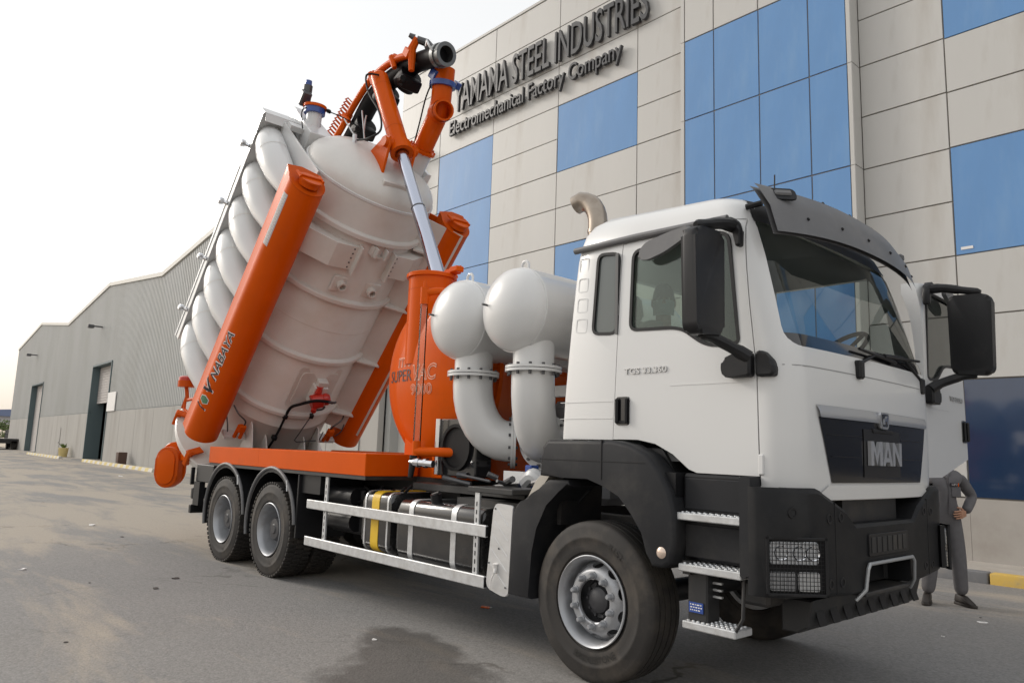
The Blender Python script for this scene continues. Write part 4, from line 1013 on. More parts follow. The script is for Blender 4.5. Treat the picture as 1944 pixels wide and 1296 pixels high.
b = MB(); b.box((-2.6,-.9,1.14),(-1.0,.9,1.20)); b.box((-1.7,-1.05,1.06),(-.5,-.55,1.12)); b.box((-1.35,-1.22,1.19),(-.80,-.7,1.235),.006); part(b, 'catwalk', FRAMEB, sm=0)
for k in range(14):
    p = Vector((random.uniform(-2.3,-.7),random.uniform(-1.0,-.5),random.uniform(1.2,1.34))); q = p+Vector((random.uniform(-.3,.3),random.uniform(-.1,.1),random.uniform(-.05,.05))); b = MB(); b.tube([p,q],random.uniform(.012,.03),8); part(b, 'hydraulic_fitting', DGREY)
# side guard
sg = link('side_guard', None, truck)
sgb = MB(); sgb.box((-4.12,-1.235,.845),(-1.085,-1.205,.94),.006); r1 = sgb.obj('rail', GALV, sg)
sgb = MB(); sgb.box((-4.12,-1.235,.455),(-1.085,-1.205,.55),.006); r2_ = sgb.obj('rail', GALV, sg)
for r, z0, z1 in ((0,.845,.94),(1,.455,.55)):
    b = MB(); b.box((-1.0875,-1.233,z0+.01),(-1.0835,-1.207,z1-.01)); b.obj('rail_end', BLACK, sg, 0)
for x in (-3.76,-1.245):
    b = MB(); b.box((x-.03,-1.203,.50),(x+.03,-1.18,1.20),.004); p = b.obj('post', GALV, sg)
    for k in range(9):
        b = MB(); b.box((x-.006,-1.2045,.56+k*.065),(x+.006,-1.2035,.595+k*.065)); b.obj('slot', BLACK, p, 0)
# fuel tanks
def ftank(x0, x1, z0, z1, y0, straps, sm, name):
    b = MB(); b.prism(rpoly([(-1.165,z0),(y0,z0),(y0,z1),(-1.165,z1)],[.10,.05,.05,.10],5), x0, x1, 'x', .03, seg=3); t = part(b, name, mat('tank_black', (.018,.018,.019), .22, coat=.5, dirt=(.05,.047,.043), dscale=4, dstr=(.5,.85)))
    for xs_ in straps:
        b = MB(); b.prism(rpoly([(-1.170,z0-.005),(y0+.02,z0-.005),(y0+.02,z1+.005),(-1.170,z1+.005)],[.10,.05,.05,.10],5), xs_[0], xs_[1], 'x'); part(b, 'strap', xs_[2], t)
    return t
ftank(-3.06,-2.55,.53,1.10,-.55,[(-3.02,-2.995,GALV),(-2.89,-2.76,YELLOW),(-2.62,-2.595,GALV)],0,'hydraulic_tank')
ft = ftank(-2.44,-1.20,.51,1.06,-.55,[(-2.25,-2.18,GALV),(-1.62,-1.55,GALV)],0,'fuel_tank')
b = MB(); b.cyl((-1.95,-1.08,1.05),(-1.95,-1.10,1.13),.05,n=16); b.tube([(-2.0,-1.10,1.12),(-1.87,-1.12,1.15)],.014,8); part(b, 'filler_cap', BLACK, ft)
# deck beams
for s in (-1,1):
    y0, y1 = (-1.25,-.62) if s < 0 else (.62,1.25)
    b = MB(); b.box((-7.04,y0,1.242),(-2.925,y1,1.462),.006); bm = part(b, 'deck_beam', ORANGE)
    b = MB(); b.box((-7.04,y0+.01,1.205),(-2.93,y1,1.240)); part(b, 'beam_underside', FRAMEB, bm, 0)
    b = MB(); b.box((-5.42,y0-.001,1.244),(-5.416,y0+.01,1.46)); part(b, 'beam_seam', ORANGED, bm, 0)
# rear mudguards
def mudguard(xc, yo, s):
    R0 = .635; outer = [(xc+R0*cos(radians(a)), .60+R0*sin(radians(a))) for a in range(196,-2,-12)]
    inner = [(xc+(R0-.03)*cos(radians(a)), .60+(R0-.03)*sin(radians(a))) for a in range(4,200,12)]
    b = MB(); b.prism(outer+inner, yo, yo+.62*(-s), 'y', .008); m = part(b, 'mudguard', BLACK)
    lip = [(xc+(R0+.012)*cos(radians(a)), yo, .60+(R0+.012)*sin(radians(a))) for a in range(196,-2,-8)]
    b = MB(); b.tube(lip, .020, 8); part(b, 'mudguard_lip', PLASTL, m)
    b = MB(); b.tube([(xc+.42,yo+.01*s,1.12),(xc+.45,yo+.012*s,1.0)],.012,6); part(b, 'bracket', GALV, m)
for X in (-5.0,-6.4): mudguard(X,-1.25,-1); mudguard(X,1.25,1)
b = MB(); b.box((-4.36,-1.235,.50),(-4.33,-.62,1.20),.004); part(b, 'mud_flap', BLACK); b = MB(); b.box((-4.34,-1.20,1.0),(-3.9,-.7,1.20)); part(b, 'mudguard_tray', BLACK, sm=0)
# tail frame
b = MB(); b.box((-7.75,-1.15,.95),(-7.10,1.15,1.20),.01); tf = part(b, 'tail_frame', FRAMEB)
b = MB(); b.box((-7.80,-1.2,.50),(-7.72,1.2,.62),.008); b.box((-7.72,-.62,.45),(-7.55,-.50,1.0)); b.box((-7.72,.50,.45),(-7.55,.62,1.0)); b.box((-7.72,-1.18,.62),(-7.5,-1.10,.95)); part(b, 'underrun_bar', BLACK, tf)
b = MB(); b.box((-7.82,-1.18,.70),(-7.74,-.80,.86),.01); b.box((-7.84,-1.2,.90),(-7.80,-1.15,1.15),.004); part(b, 'tail_lamp', BLACK, tf)
# ---------------------------------------------------------------- tipped tank (frame: x along the tank axis, y across, z away from the belly)
TT = radians(48.); MT = Matrix(((cos(TT),0,-sin(TT),-7.4),(0,1,0,0),(sin(TT),0,cos(TT),1.7),(0,0,0,1)))
AV, TR = .80, .94
XA = Matrix.Translation((0,0,AV))
def dome(u0, dep, R, n=9, sgn=1): return [(u0+sgn*dep*sin(pi/2*k/n), R*cos(pi/2*k/n)) for k in range(n+1)]
b = MB(); b.rev([(-.86,TR),(.20,TR),(.205,TR+.004),(.215,TR+.004),(.22,TR),(4.0,TR)]+dome(4.06,.40,TR-.012), 72, XA)
tank = b.obj('vacuum_tank', TANKW, truck, 40); tank.matrix_basis = MT
def tp(b, name, m, parent=None, sm=35, label=None): return b.obj(name, m, parent or tank, sm, label=label)
def band(u, w, h): 
    b = MB(); b.rev([(u-w/2,TR-.004),(u-w/2+.015,TR+h*.8),(u-w/2+.03,TR+h),(u+w/2-.03,TR+h),(u+w/2-.015,TR+h*.8),(u+w/2,TR-.004)], 72, XA); return tp(b, 'stiffening_ring', TANKW)
for u in (3.56,2.54,1.51,.485): band(u,.11,.058)
b = MB(); b.rev([(4.02,TR-.002),(4.03,TR+.006),(4.06,TR+.004),(4.065,TR-.014)], 72, XA); tp(b, 'weld_seam', WHITE)
b = MB(); b.rev([(2.02,TR-.001),(2.022,TR+.003),(2.032,TR+.003),(2.034,TR-.001)], 72, XA); tp(b, 'weld_seam', TANKW)
# rear flange and door
b = MB(); b.rev([(-.90,TR-.1),(-.90,1.20),(-.87,1.215),(-.84,1.20),(-.84,TR-.1)], 72, XA); tp(b, 'rear_flange', TANKW)
b = MB(); b.rev([(-.905,0),(-.905,1.19),(-.93,1.20),(-.96,1.19)]+[(x,r) for x,r in dome(-.96,.30,1.12,8,-1)], 72, XA); dr_ = tp(b, 'rear_door', TANKW)
for a in range(0,360,45):
    b = MB(); M = XA @ Matrix.Rotation(radians(a+22),4,'X'); b.box((-1.02,-.04,1.16),(-.76,.04,1.25),.01,M); b.box((-.80,-.06,1.0),(-.77,.06,1.24),.005,M); tp(b, 'door_clamp', ORANGE)
# oval hatch hanging at the rear
b = MB(); M = Matrix.Translation((-1.10,-1.05,.18))
ov = [(.0,0)]
poly = [(.20*cos(radians(a)), .12+.20*sin(radians(a))) for a in range(0,181,15)]+[(.20*cos(radians(a)), -.12+.20*sin(radians(a))) for a in range(180,361,15)]
HM = MT.inverted() @ Matrix.Translation((-8.95,-1.14,1.11)) @ Matrix.Rotation(radians(-52),4,'Z')
b.prism(poly, -.06, .10, 'x', .02, HM, 2); oh = tp(b, 'oval_hatch', ORANGED)
poly2 = [(.15*cos(radians(a)), .115+.15*sin(radians(a))) for a in range(0,181,15)]+[(.15*cos(radians(a)), -.115+.15*sin(radians(a))) for a in range(180,361,15)]
b = MB(); b.prism(poly2, .10, .125, 'x', .015, HM, 2); tp(b, 'hatch_plate', ORANGE, oh)
b = MB(); b.prism([(p[0]*1.1,p[1]*1.08+.05) for p in poly], -.10, -.062, 'x', .01, HM); tp(b, 'hatch_rim', ORANGE, oh)
b = MB(); W2T = MT.inverted(); b.box((-8.85,-1.06,1.22),(-8.5,-.96,1.32),.01,W2T); tp(b, 'hatch_arm', ORANGE, oh)
# belly saddles
def belly(y, R=TR): return AV-sqrt(max(0,R*R-y*y))
def saddle(s):
    b = MB(); b.prism([(s*.26,-.145),(s*.26,belly(.26)+.02),(s*.55,belly(.55)+.03),(s*.93,belly(.90)+.06),(s*.95,.12),(s*.60,-.145)], 3.06, 3.42, 'x', .004); q = tp(b, 'saddle_box', TANKW, None, 0)
    b = MB(); b.box((3.02,s*.26-.012,-.23),(3.45,s*.26+.012,belly(.26)+.03),.003); tp(b, 'saddle_plate', TANKW, q, 0)
    for k in range(5):
        b = MB(); b.cyl((3.10+k*.07,s*.33,-.1455),(3.10+k*.07,s*.33,-.153),.011,n=8); tp(b, 'bolt', DGREY, q)
saddle(-1); saddle(1)
b = MB(); b.box((3.36,-.07,-.26),(3.50,-.05,-.10)); b.box((3.36,.08,-.26),(3.50,.10,-.10)); b.box((3.34,-.08,-.20),(3.37,.11,-.10)); b.hexa([(3.36,-.12,-.14),(3.5,-.12,-.14),(3.5,-.07,-.14),(3.36,-.07,-.14),(3.36,-.09,-.19),(3.5,-.09,-.19),(3.5,-.07,-.19),(3.36,-.07,-.19)]); tp(b, 'lug_bracket', TANKW, None, 0)
for y in (-.28,.18):
    b = MB(); M = Matrix.Translation((2.80,y,belly(y))) @ Matrix.Rotation(radians(90),4,'Y') @ Matrix.Rotation(atan2(y,.9)*0,4,'Z')
    b.rev([(-.02,.07),(.10,.065),(.10,.045),(.02,.045),(.02,0)], 24, M); pt = tp(b, 'port', TANKW)
    b = MB(); b.box((2.68,y-.13,belly(y)-.018),(2.92,y+.13,belly(y)+.03),.012); tp(b, 'port_pad', TANKW, pt)
# pad, valve, hoses on the lower belly
def bellyplate(u0, u1, y0, y1, off, r=.05):
    b = MB(); P = rpoly([(u0,y0),(u1,y0),(u1,y1),(u0,y1)], r, 4)
    for lo in (off,):
        top = [b.b.verts.new((p[0],p[1],belly(p[1])-off)) for p in P]; bot = [b.b.verts.new((p[0],p[1],belly(p[1])+.02)) for p in P]
        n = len(P); c0 = b.b.verts.new(((u0+u1)/2,(y0+y1)/2,belly((y0+y1)/2)-off-.004))
        for i in range(n): b._f([top[i],top[(i+1)%n],c0]); b._f([top[i],bot[i],bot[(i+1)%n],top[(i+1)%n]])
    return b
tp(bellyplate(.62,1.36,-.28,.42,.008,.08), 'reinforcing_pad', TANKW); tp(bellyplate(.68,1.28,-.22,.36,.016,.07), 'reinforcing_pad', TANKW)
b = MB(); b.box((.80,-.02,-.26),(1.12,.20,-.12),.012); b.box((1.10,.02,-.24),(1.20,.18,-.12),.008); vb = tp(b, 'valve_bracket', TANKW)
b = MB(); b.rev([(-.16,.0),(-.16,.10),(-.10,.12),(0,.115),(.02,.09),(.08,.095),(.12,.07),(.12,0)],20,Matrix.Translation((.93,.14,-.30)) @ Matrix.Rotation(radians(70),4,'Z')); b.cyl((1.02,.06,-.25),(1.12,.06,-.22),.06,n=14); b.cyl((.83,.06,-.33),(.80,.02,-.42),.04,n=10); tp(b, 'ball_vibrator', RED)
def P_(u,y,o): return (u,y,belly(y)-o)
b = MB(); b.tube(spline([(.99,.25,-.42),(1.02,.14,-.44),(1.0,-.04,-.42),(.85,-.17,-.33),P_(.65,-.20,.06),P_(.46,-.21,.05)],6), .022, 10); b.tube(spline([P_(.46,-.21,.05),P_(.2,-.21,.05),P_(.02,-.22,.05),P_(-.3,-.26,.06)],5), .018, 10); tp(b, 'air_hose', HOSE)
b = MB(); b.tube([(1.02,.16,-.45),(1.02,.29,-.44),(.97,.31,-.40),(.93,.28,-.36)], .012, 8); b.tube(spline([(.83,.22,-.33),(.74,.24,-.28),P_(.62,.20,.06),P_(.5,.19,.045)],5), .015, 8); b.tube([P_(.5,.19,.045),P_(.02,.10,.05),(.0,.14,-.20),(-.02,.55,-.12),(.10,.60,-.05)], .009, 8); tp(b, 'air_pipe', DGREY)
for u, y in ((.46,-.21),(.03,-.22),(.50,.19)):
    b = MB(); b.box((u-.035,y-.035,belly(y)-.075),(u+.035,y+.035,belly(y)),.008); tp(b, 'hose_clamp', BLACK)
# hinge cheeks at the foot of the tank
for y, w in ((-.56,.02),(-.33,.02),(.28,.02),(.50,.02)):
    b = MB(); b.prism([(-.45,-.35),(-.45,.1),(.02 if abs(y)<.4 else .16,belly(y)+.02),(.0 if abs(y)<.4 else .14,belly(y)-.06),(-.12,-.35)], y-w/2, y+w/2, 'y', .003); tp(b, 'hinge_cheek', TANKW, None, 0)
for s in (-1,1):
    b = MB(); b.box((-.16,s*.74-.16,-.02),(-.10,s*.74+.16,.14),.004); lk = tp(b, 'lock_bracket', WHITE, None, 0)
    b = MB(); b.tube([(-.10,s*.68,-.04),(.12,s*.69,-.06)],.028,10); b.tube([(-.10,s*.76,-.02),(.14,s*.76,-.04)],.028,10); b.box((.04,s*.72-.05,-.1),(.16,s*.72+.05,-.02),.01); tp(b, 'lock_ram', ORANGE, lk)
    b = MB(); b.tube(spline([(.12,s*.70,-.04),(.25,s*.72,-.07),(.34,s*.84,-.02),(.40,s*.90,.1)],5),.012,8); b.tube(spline([(-.02,s*.88,-.0),(.12,s*.93,-.02),(.30,s*.98,.10)],5),.010,8); tp(b, 'lock_hose', DGREY, lk)
b = MB(); b.box((-.40,-.60,-.30),(-.16,-.34,-.26)); b.box((-.40,.30,-.30),(-.16,.52,-.26)); tp(b, 'hinge_plate', TANKW, None, 0)

# ---------------------------------------------------------------- storage tubes either side
TYc, TVc, Tr = 1.17, .14, .235
def tube_section(s):
    """rounded trough, flat on the side away from the belly; (y,v) points"""
    out = []
    for a in range(-200,21,10):       # round belly side and outer wall
        t = radians(a); out.append((s*(TYc-0)*1.0 + s*Tr*cos(t), TVc+Tr*sin(t)))
    out += [(s*(TYc+Tr*.93), TVc+Tr*.95), (s*(TYc+.02), TVc+Tr*1.05), (s*(TYc-Tr*.95), TVc+Tr*.75)]
    return out
def stube(s):
    sec = tube_section(s); b = MB(); A = [b.b.verts.new((-.20-.10*(p[1]-TVc),*p)) for p in sec]; B = [b.b.verts.new((3.99+.30*(p[1]-TVc),*p)) for p in sec]; b._f(A); b._f(B[::-1]); [b._f([A[i-1],A[i],B[i],B[i-1]]) for i in range(len(sec))]; t = b.obj('storage_tube', ORANGE, truck, 30); t.matrix_basis = MT
    b = MB(); P1 = [(TYc*s+(p[0]-TYc*s)*1.02, TVc+(p[1]-TVc)*1.02) for p in sec]; A = [b.b.verts.new((3.985+.30*(p[1]-TVc),*p)) for p in P1]; B = [b.b.verts.new((4.0+.30*(p[1]-TVc),*p)) for p in P1]; b._f(A); b._f(B[::-1]); [b._f([A[i-1],A[i],B[i],B[i-1]]) for i in range(len(sec))]; b.obj('end_plate', ORANGED, t, 30)
    b = MB(); b.cyl((3.98,s*TYc,TVc-.06),(4.06,s*TYc,TVc-.06),.13,n=24); b.cyl((4.055,s*TYc,TVc-.06),(4.075,s*TYc,TVc-.06),.15,n=24); b.box((4.075,s*TYc-.16,TVc-.06),(4.10,s*TYc+.16,TVc+.0),.006); b.tube([(4.08,s*TYc-.15,TVc-.10),(4.08,s*TYc-.15,TVc+.06)],.018,8); b.tube([(4.08,s*TYc+.15,TVc-.10),(4.08,s*TYc+.15,TVc+.06)],.018,8); b.obj('end_hatch', ORANGE, t)
    # wing plate towards the tank, with gussets at the rings
    if s < 0: return t
    b = MB(); y0, y1, va = s*.70, s*(TYc-(.10 if s < 0 else -.03)), (.05 if s < 0 else -.112); b.hexa([(.1,y0,.17),(3.95,y0,.17),(3.95,y1,va),(.1,y1,va),(.1,y0,.19),(3.95,y0,.19),(3.95,y1,va+.015),(.1,y1,va+.015)]); b.obj('wing_plate', TANKW, t, 0)
    for u in ((3.50,2.50,1.47,.45) if s > 0 else ()):
        b = MB(); b.prism([(s*.62,.02),(s*.98,-.06),(s*.96,.20),(s*.70,.24)], u-.012, u+.012, 'x'); b.obj('gusset', TANKW, t, 0)
    b = MB(); b.hexa([(3.2,s*.86,.42),(3.95,s*.86,.42),(3.95,s*1.05,.30),(3.2,s*1.05,.30),(3.2,s*.86,.45),(3.95,s*.86,.45),(3.95,s*1.05,.33),(3.2,s*1.05,.33)]); b.obj('wing_cover', ORANGE, t, 0)
    return t
tn = stube(-1); stube(1)
def on_tube(me, u0, a0, m, name, off=.002):
    """flat text (x along, y up) wrapped on the near tube; reading from the lower end upwards"""
    def fn(c):
        a = a0 + c.y/Tr; r = Tr+off
        return Vector((u0+c.x, -TYc-r*cos(a), TVc+r*sin(a)))
    return link(name, setmat(warp(me, fn), m), tn)
def sub_text(txt, w, h, **k):
    me = fit_text(txt, w, h, 0., **k); b = bmesh.new(); b.from_mesh(me); bmesh.ops.triangulate(b, faces=b.faces[:]); bmesh.ops.subdivide_edges(b, edges=[e for e in b.edges if e.calc_length() > .05], cuts=1, use_grid_fill=False); b.to_mesh(me); b.free(); return me
A0 = radians(-40)
me = sub_text('NABAYA', .82, .13, shear=.25, off=.055); on_tube(me, .88, A0-.03, WHITED, 'decal_outline', .0025)
me = sub_text('NABAYA', .80, .115, shear=.25, off=.0); on_tube(me, .885, A0, INK, 'decal_lettering', .0045)
me = sub_text('V', .24, .20, shear=.2, off=.07); on_tube(me, .63, A0-.15, WHITED, 'decal_outline', .0025)
me = sub_text('V', .22, .18, shear=.2, off=.02); on_tube(me, .64, A0-.11, INK, 'decal_lettering', .0045)
def hexa_me(r, n=6, rot=0.): 
    me = bpy.data.meshes.new('h'); b = bmesh.new(); c = b.verts.new((0,0,0)); vs = [b.verts.new((r*cos(2*pi*i/n+rot)*.9,r*sin(2*pi*i/n+rot),0)) for i in range(n)]
    for i in range(n): b.faces.new([c,vs[i],vs[(i+1)%n]])
    b.to_mesh(me); b.free(); return me
on_tube(hexa_me(.085), .52, A0+.22, WHITED, 'decal_outline', .003); on_tube(hexa_me(.072), .52, A0+.22, mat('logo_green', (.10,.24,.13), .5), 'decal_mark', .005)
me = sub_text('I', .06, .20, shear=.3, off=.1); on_tube(me, .36, A0-.12, WHITED, 'decal_outline', .003); me = sub_text('I', .045, .18, shear=.3, off=.08); on_tube(me, .366, A0-.08, INK, 'decal_mark', .005)
b = bmesh.new(); vs = [[b.verts.new((u,y,0)) for y in (0,.02,.04,.06,.08,.10)] for u in (0,.25,.5,.75)]
for A, B in zip(vs, vs[1:]):
    for j in range(5): b.faces.new([A[j],A[j+1],B[j+1],B[j]])
me = bpy.data.meshes.new('d'); b.to_mesh(me); b.free(); on_tube(me, 3.05, A0+.25, mat('decal_grey', (.55,.50,.48), .5), 'notice_decal', .002)
b = MB(); 
for k in range(4):
    x = 3.07
    while x < 3.76:
        w = random.uniform(.015,.06); a0, a1 = A0+.25+(.018+k*.022)/Tr, A0+.25+(.028+k*.022)/Tr; r = Tr+.004
        b._f([b.b.verts.new((xx,-TYc-r*cos(a),TVc+r*sin(a))) for xx, a in ((x,a0),(min(x+w,3.78),a0),(min(x+w,3.78),a1),(x,a1))]); x += w+.012
b.obj('notice_print', WHITED, tn, 0)

# ---------------------------------------------------------------- hose tray with seven bent ducts
b = MB(); b.box((.12,-1.25,2.035),(4.10,-.42,2.05),.002); b.box((.12,-1.265,2.00),(4.10,-1.25,2.14),.002); tray = b.obj('hose_tray', WHITE, truck, 0); tray.matrix_basis = MT
b = MB(); b.box((4.10,-1.26,1.98),(4.115,-.42,2.15)); b.hexa([(4.02,-1.24,1.90),(4.11,-1.24,1.98),(4.11,-.5,1.98),(4.02,-.5,1.90),(4.025,-1.24,1.91),(4.115,-1.24,1.99),(4.115,-.5,1.99),(4.025,-.5,1.91)]); b.obj('tray_end', WHITE, tray, 0)
b = MB(); b.box((.12,-.97,.40),(4.08,-.955,1.98)); b.obj('tray_back', WHITE, tray, 0)
for k in range(7):
    u = 3.74-k*.565
    b = MB(); b.tube([(u+.03,-1.05,1.98),(u+.02,-1.12,1.70),(u,-1.165,1.40),(u-.05,-1.16,1.0),(u-.10,-1.12,.50),(u-.12,-1.08,.25)], [.180,.208,.222,.200,.130,.10], 36); b.obj('bent_duct', WHITE, tray, 50)
    b = MB(); c0 = Vector((u,-1.165,1.36)); b.tube([Vector((u+.001,-1.164,1.408)), Vector((u-.001,-1.165,1.392))], .2240, 36, cap=False); b.obj('duct_seam', TANKW, tray, 50)
for u in (3.55,2.6,1.62,.66):
    b = MB(); b.cyl((u,-1.265,2.06),(u,-1.34,2.10),.03,n=10); b.rev([(-.03,.0),(-.03,.045),(.02,.055),(.04,.03),(.04,0)],14,Matrix.Translation((u,-1.35,2.10)) @ Matrix.Rotation(radians(-90),4,'Z')); b.obj('tray_knob', CHROME, tray)
b = MB(); b.box((.1,-1.275,2.11),(3.2,-1.262,2.15)); b.obj('tray_strip', GALV, tray, 0)
# inlet column, valve and strut on the tank top
b = MB(); b.hexa([(3.80,-.78,1.45),(4.22,-.78,1.45),(4.22,-.40,1.45),(3.80,-.40,1.45),(3.98,-.74,2.38),(4.22,-.74,2.38),(4.22,-.46,2.38),(3.98,-.46,2.38)], .01); ic = b.obj('inlet_column', WHITE, truck, 0); ic.matrix_basis = MT
b = MB(); b.cyl((4.05,-.60,1.75),(4.34,-.60,1.97),.11,n=20); b.obj('inlet_neck', WHITE, ic)
dv = Vector((.29,0,.22)).normalized(); p0 = Vector((4.34,-.60,1.97))
b = MB(); b.cyl(p0-dv*.02, p0+dv*.06, .15, n=28); b.obj('valve_body', BLUE, ic)
b = MB(); b.tube([p0+dv*.06, p0+dv*.10, p0+dv*.10, p0+dv*.06, p0+dv*.06],[.165,.165,.11,.11,.165],28,cap=False); b.obj('valve_flange', ORANGE, ic)
b = MB(); b.box((4.33,-.80,2.10),(4.55,-.66,2.22),.02); b.cyl((4.40,-.70,2.15),(4.60,-.70,2.28),.065,n=16); b.obj('valve_actuator', DGREY, ic)
b = MB(); b.cyl((4.56,-.70,2.25),(4.66,-.70,2.32),.055,.045,n=16); b.obj('actuator_cap', BLUE, ic)
b = MB(); b.hexa([(4.06,-.95,1.72),(4.14,-.95,1.72),(4.14,-.30,1.62),(4.06,-.30,1.62),(4.06,-.95,1.86),(4.14,-.95,1.86),(4.14,-.30,1.76),(4.06,-.30,1.76)]); b.hexa([(4.0,-.62,1.0),(4.06,-.62,1.0),(4.06,-.56,1.0),(4.0,-.56,1.0),(4.08,-.64,1.74),(4.14,-.64,1.74),(4.14,-.58,1.74),(4.08,-.58,1.74)]); b.obj('strut', WHITE, ic, 0)
b = MB(); b.tube(spline([(4.18,-.84,1.60),(4.34,-.80,1.92),(4.42,-.62,1.95),(4.46,-.42,1.85),(4.48,-.25,1.72),(4.47,-.1,1.62)],6),.009,6); b.box((4.43,-.48,1.86),(4.48,-.42,1.92),.01); b.obj('cable', HOSE, ic)

# ---------------------------------------------------------------- discharge pipe at the far side of the dome
b = MB(); b.cyl((4.0,.56,.84),(4.66,.56,.84),.165,n=32); dp = b.obj('discharge_pipe', WHITE, truck); dp.matrix_basis = MT
b = MB(); b.hexa([(4.16,.62,.70),(4.40,.74,.70),(4.40,.80,.70),(4.06,.80,.70),(4.16,.62,.98),(4.40,.74,.98),(4.40,.80,.98),(4.06,.80,.98)]); b.obj('stub_gusset', WHITE, dp, 0)
b = MB(); b.cyl((4.66,.56,.84),(4.70,.56,.84),.20,n=32)
for i in range(10): a = 2*pi*i/10; b.cyl((4.65,.56+.182*cos(a),.84+.182*sin(a)),(4.72,.56+.182*cos(a),.84+.182*sin(a)),.014,n=6)
b.obj('pipe_flange', ORANGE, dp)
b = MB(); b.tube([(4.70,.56,.84),(5.22,.56,.86),(5.40,.55,.93),(5.58,.54,1.05)], .142, 32, cap=False); b.obj('orange_pipe', ORANGE, dp)
tdir = (MT.to_3x3().inverted() @ Vector((.92,-.30,-.22))).normalized(); t0 = Vector((5.22,.56,.88))
b = MB(); b.tube([t0, t0+tdir*.22], .15, 32, cap=False); b.tube([t0+tdir*.16, t0+tdir*.30], .142, 32, cap=False); b.tube([t0+tdir*.30, t0+tdir*.30, t0+tdir*.05], [.142,.118,.118], 32, cap=False); b.tube([t0+tdir*.06,t0+tdir*.062],[.118,.0],32,cap=False); b.obj('tee_branch', ORANGE, dp)
e0 = Vector((5.58,.54,1.05)); ed = (e0-Vector((5.40,.55,.93))).normalized()
b = MB(); b.tube([e0-ed*.04, e0+ed*.03], .185, 32); b.obj('clamp_ring', BLUE, dp)
b = MB(); b.tube([e0+ed*.03, e0+ed*.22], .155, 32, cap=False); b.tube([e0+ed*.22, e0+ed*.22, e0+ed*.0], [.155,.142,.142], 32, cap=False); b.obj('pipe_end', ORANGE, dp)
b = MB(); b.box((5.58,.36,1.05),(5.72,.44,1.22),.01); b.box((5.60,.72,1.0),(5.70,.80,1.12),.01); b.obj('clamp_lever', BLUE, dp)
b = MB(); b.tube(spline([(4.7,.44,.90),(5.0,.42,.98),(5.35,.40,1.08),(5.60,.42,1.12)],5),.012,6); b.obj('cable', HOSE, dp)

# ---------------------------------------------------------------- suction boom over the dome
BY = .34
hp = spline([(3.5,.30,2.36),(3.88,.30,2.39),(4.19,.30,2.35),(4.70,.30,2.28),(5.05,.30,2.10),(5.32,.30,1.86),(5.60,.30,1.56),(5.79,.30,1.27),(5.92,.30,1.04)], 6)
b = MB(); b.tube(hp, .135, 24); hose = b.obj('suction_hose', HOSE, truck); hose.matrix_basis = MT
he = hp[-1]; hd = (hp[-1]-hp[-4]).normalized()
b = MB(); b.tube([he-hd*.02, he+hd*.05, he+hd*.05, he+hd*.12, he+hd*.12, he+hd*.16, he+hd*.16, he+hd*.02],[.165,.165,.15,.15,.162,.162,.11,.11],28,cap=False); cp = b.obj('coupling', mat('coupling_metal', (.20,.205,.205), .35, metal=.8), hose)
b = MB(); b.tube([he+hd*.03,he+hd*.035],[.11,.0],28,cap=False); b.obj('coupling_throat', HOSE, hose)
b = MB()
for sgn in (-1,1):
    q = he+hd*.06+Vector((0,sgn*.17,0)); b.tube([q, q+Vector((.04,sgn*.05,.05)), q+Vector((.07,sgn*.05,.14)), q+Vector((.0,sgn*.02,.16))],.014,6)
b.obj('coupling_levers', GALV, hose)
fr_ = spline([(3.79,.13,2.58),(4.09,.13,2.50),(4.54,.13,2.41),(4.98,.13,2.26),(5.26,.13,2.06),(5.53,.13,1.77),(5.69,.13,1.50)], 6)
b = MB(); b.tube(fr_, .05, 14); bf = b.obj('boom_frame', ORANGE, truck); bf.matrix_basis = MT
for q, k in ((fr_[9],.45),(fr_[20],.25),(fr_[29],-.05)):
    p = q; nr = Vector((sin(k),0,-cos(k))); tg = Vector((cos(k),0,sin(k))) if k < 0 else Vector((cos(k),0,-sin(k)*.6)).normalized(); nr = Vector((-abs(tg.z)*.0-.25*(k<.3)*2,0,-1)).normalized()
    b = MB(); b.tube([p-nr*.05+Vector((0,-.03,0)), p+nr*.16+Vector((0,-.03,0))],[.055,.035],8); b.tube([p+Vector((-.07,0,.02)),p+Vector((.07,.0,-.02))],.062,10); b.obj('hose_bracket', ORANGE, bf)
    c_ = p+nr*.30+Vector((0,.16,0)); b = MB(); b.box((c_.x-.09,c_.y-.19,c_.z-.26),(c_.x+.09,c_.y+.12,c_.z-.06),.04,None,2); b.tube([c_+Vector((-.10,0,.03)),c_+Vector((.10,0,-.05))],.168,20); b.tube([c_+Vector((0,-.16,-.14)),c_+Vector((.06,-.24,-.30))],[.07,.04],8); b.obj('hose_clamp', HOSE, bf)
pe = fr_[-1]
b = MB(); b.tube([(pe.x+.26,pe.y,pe.z-.02),(pe.x+.10,pe.y-.01,pe.z-.02),(pe.x-.14,pe.y,pe.z-.24)],[.05,.06,.04],8); b.box((pe.x-.04,pe.y-.07,pe.z-.08),(pe.x+.08,pe.y+.05,pe.z+.08),.01); b.obj('end_bracket', ORANGE, bf)
b = MB(); b.tube([(pe.x+.24,pe.y,pe.z-.02),(pe.x+.26,pe.y+.12,pe.z-.08),(pe.x+.18,pe.y+.22,pe.z-.20)],[.05,.055,.09],10); b.tube([(pe.x+.24,pe.y-.02,pe.z+.02),(pe.x+.24,pe.y-.09,pe.z+.06)],[.045,.03],8); b.obj('end_shackle', DGREY, bf)
b = MB()
for k in range(12):
    u = 3.86+k*.06; v_ = 2.57-k*.014; b.tube([(u,.10,v_),(u+.02,.04,v_+.15),(u+.045,.08,v_+.17),(u+.03,.12,v_+.02)],.010,6)
b.obj('spring_guard', ORANGED, bf)
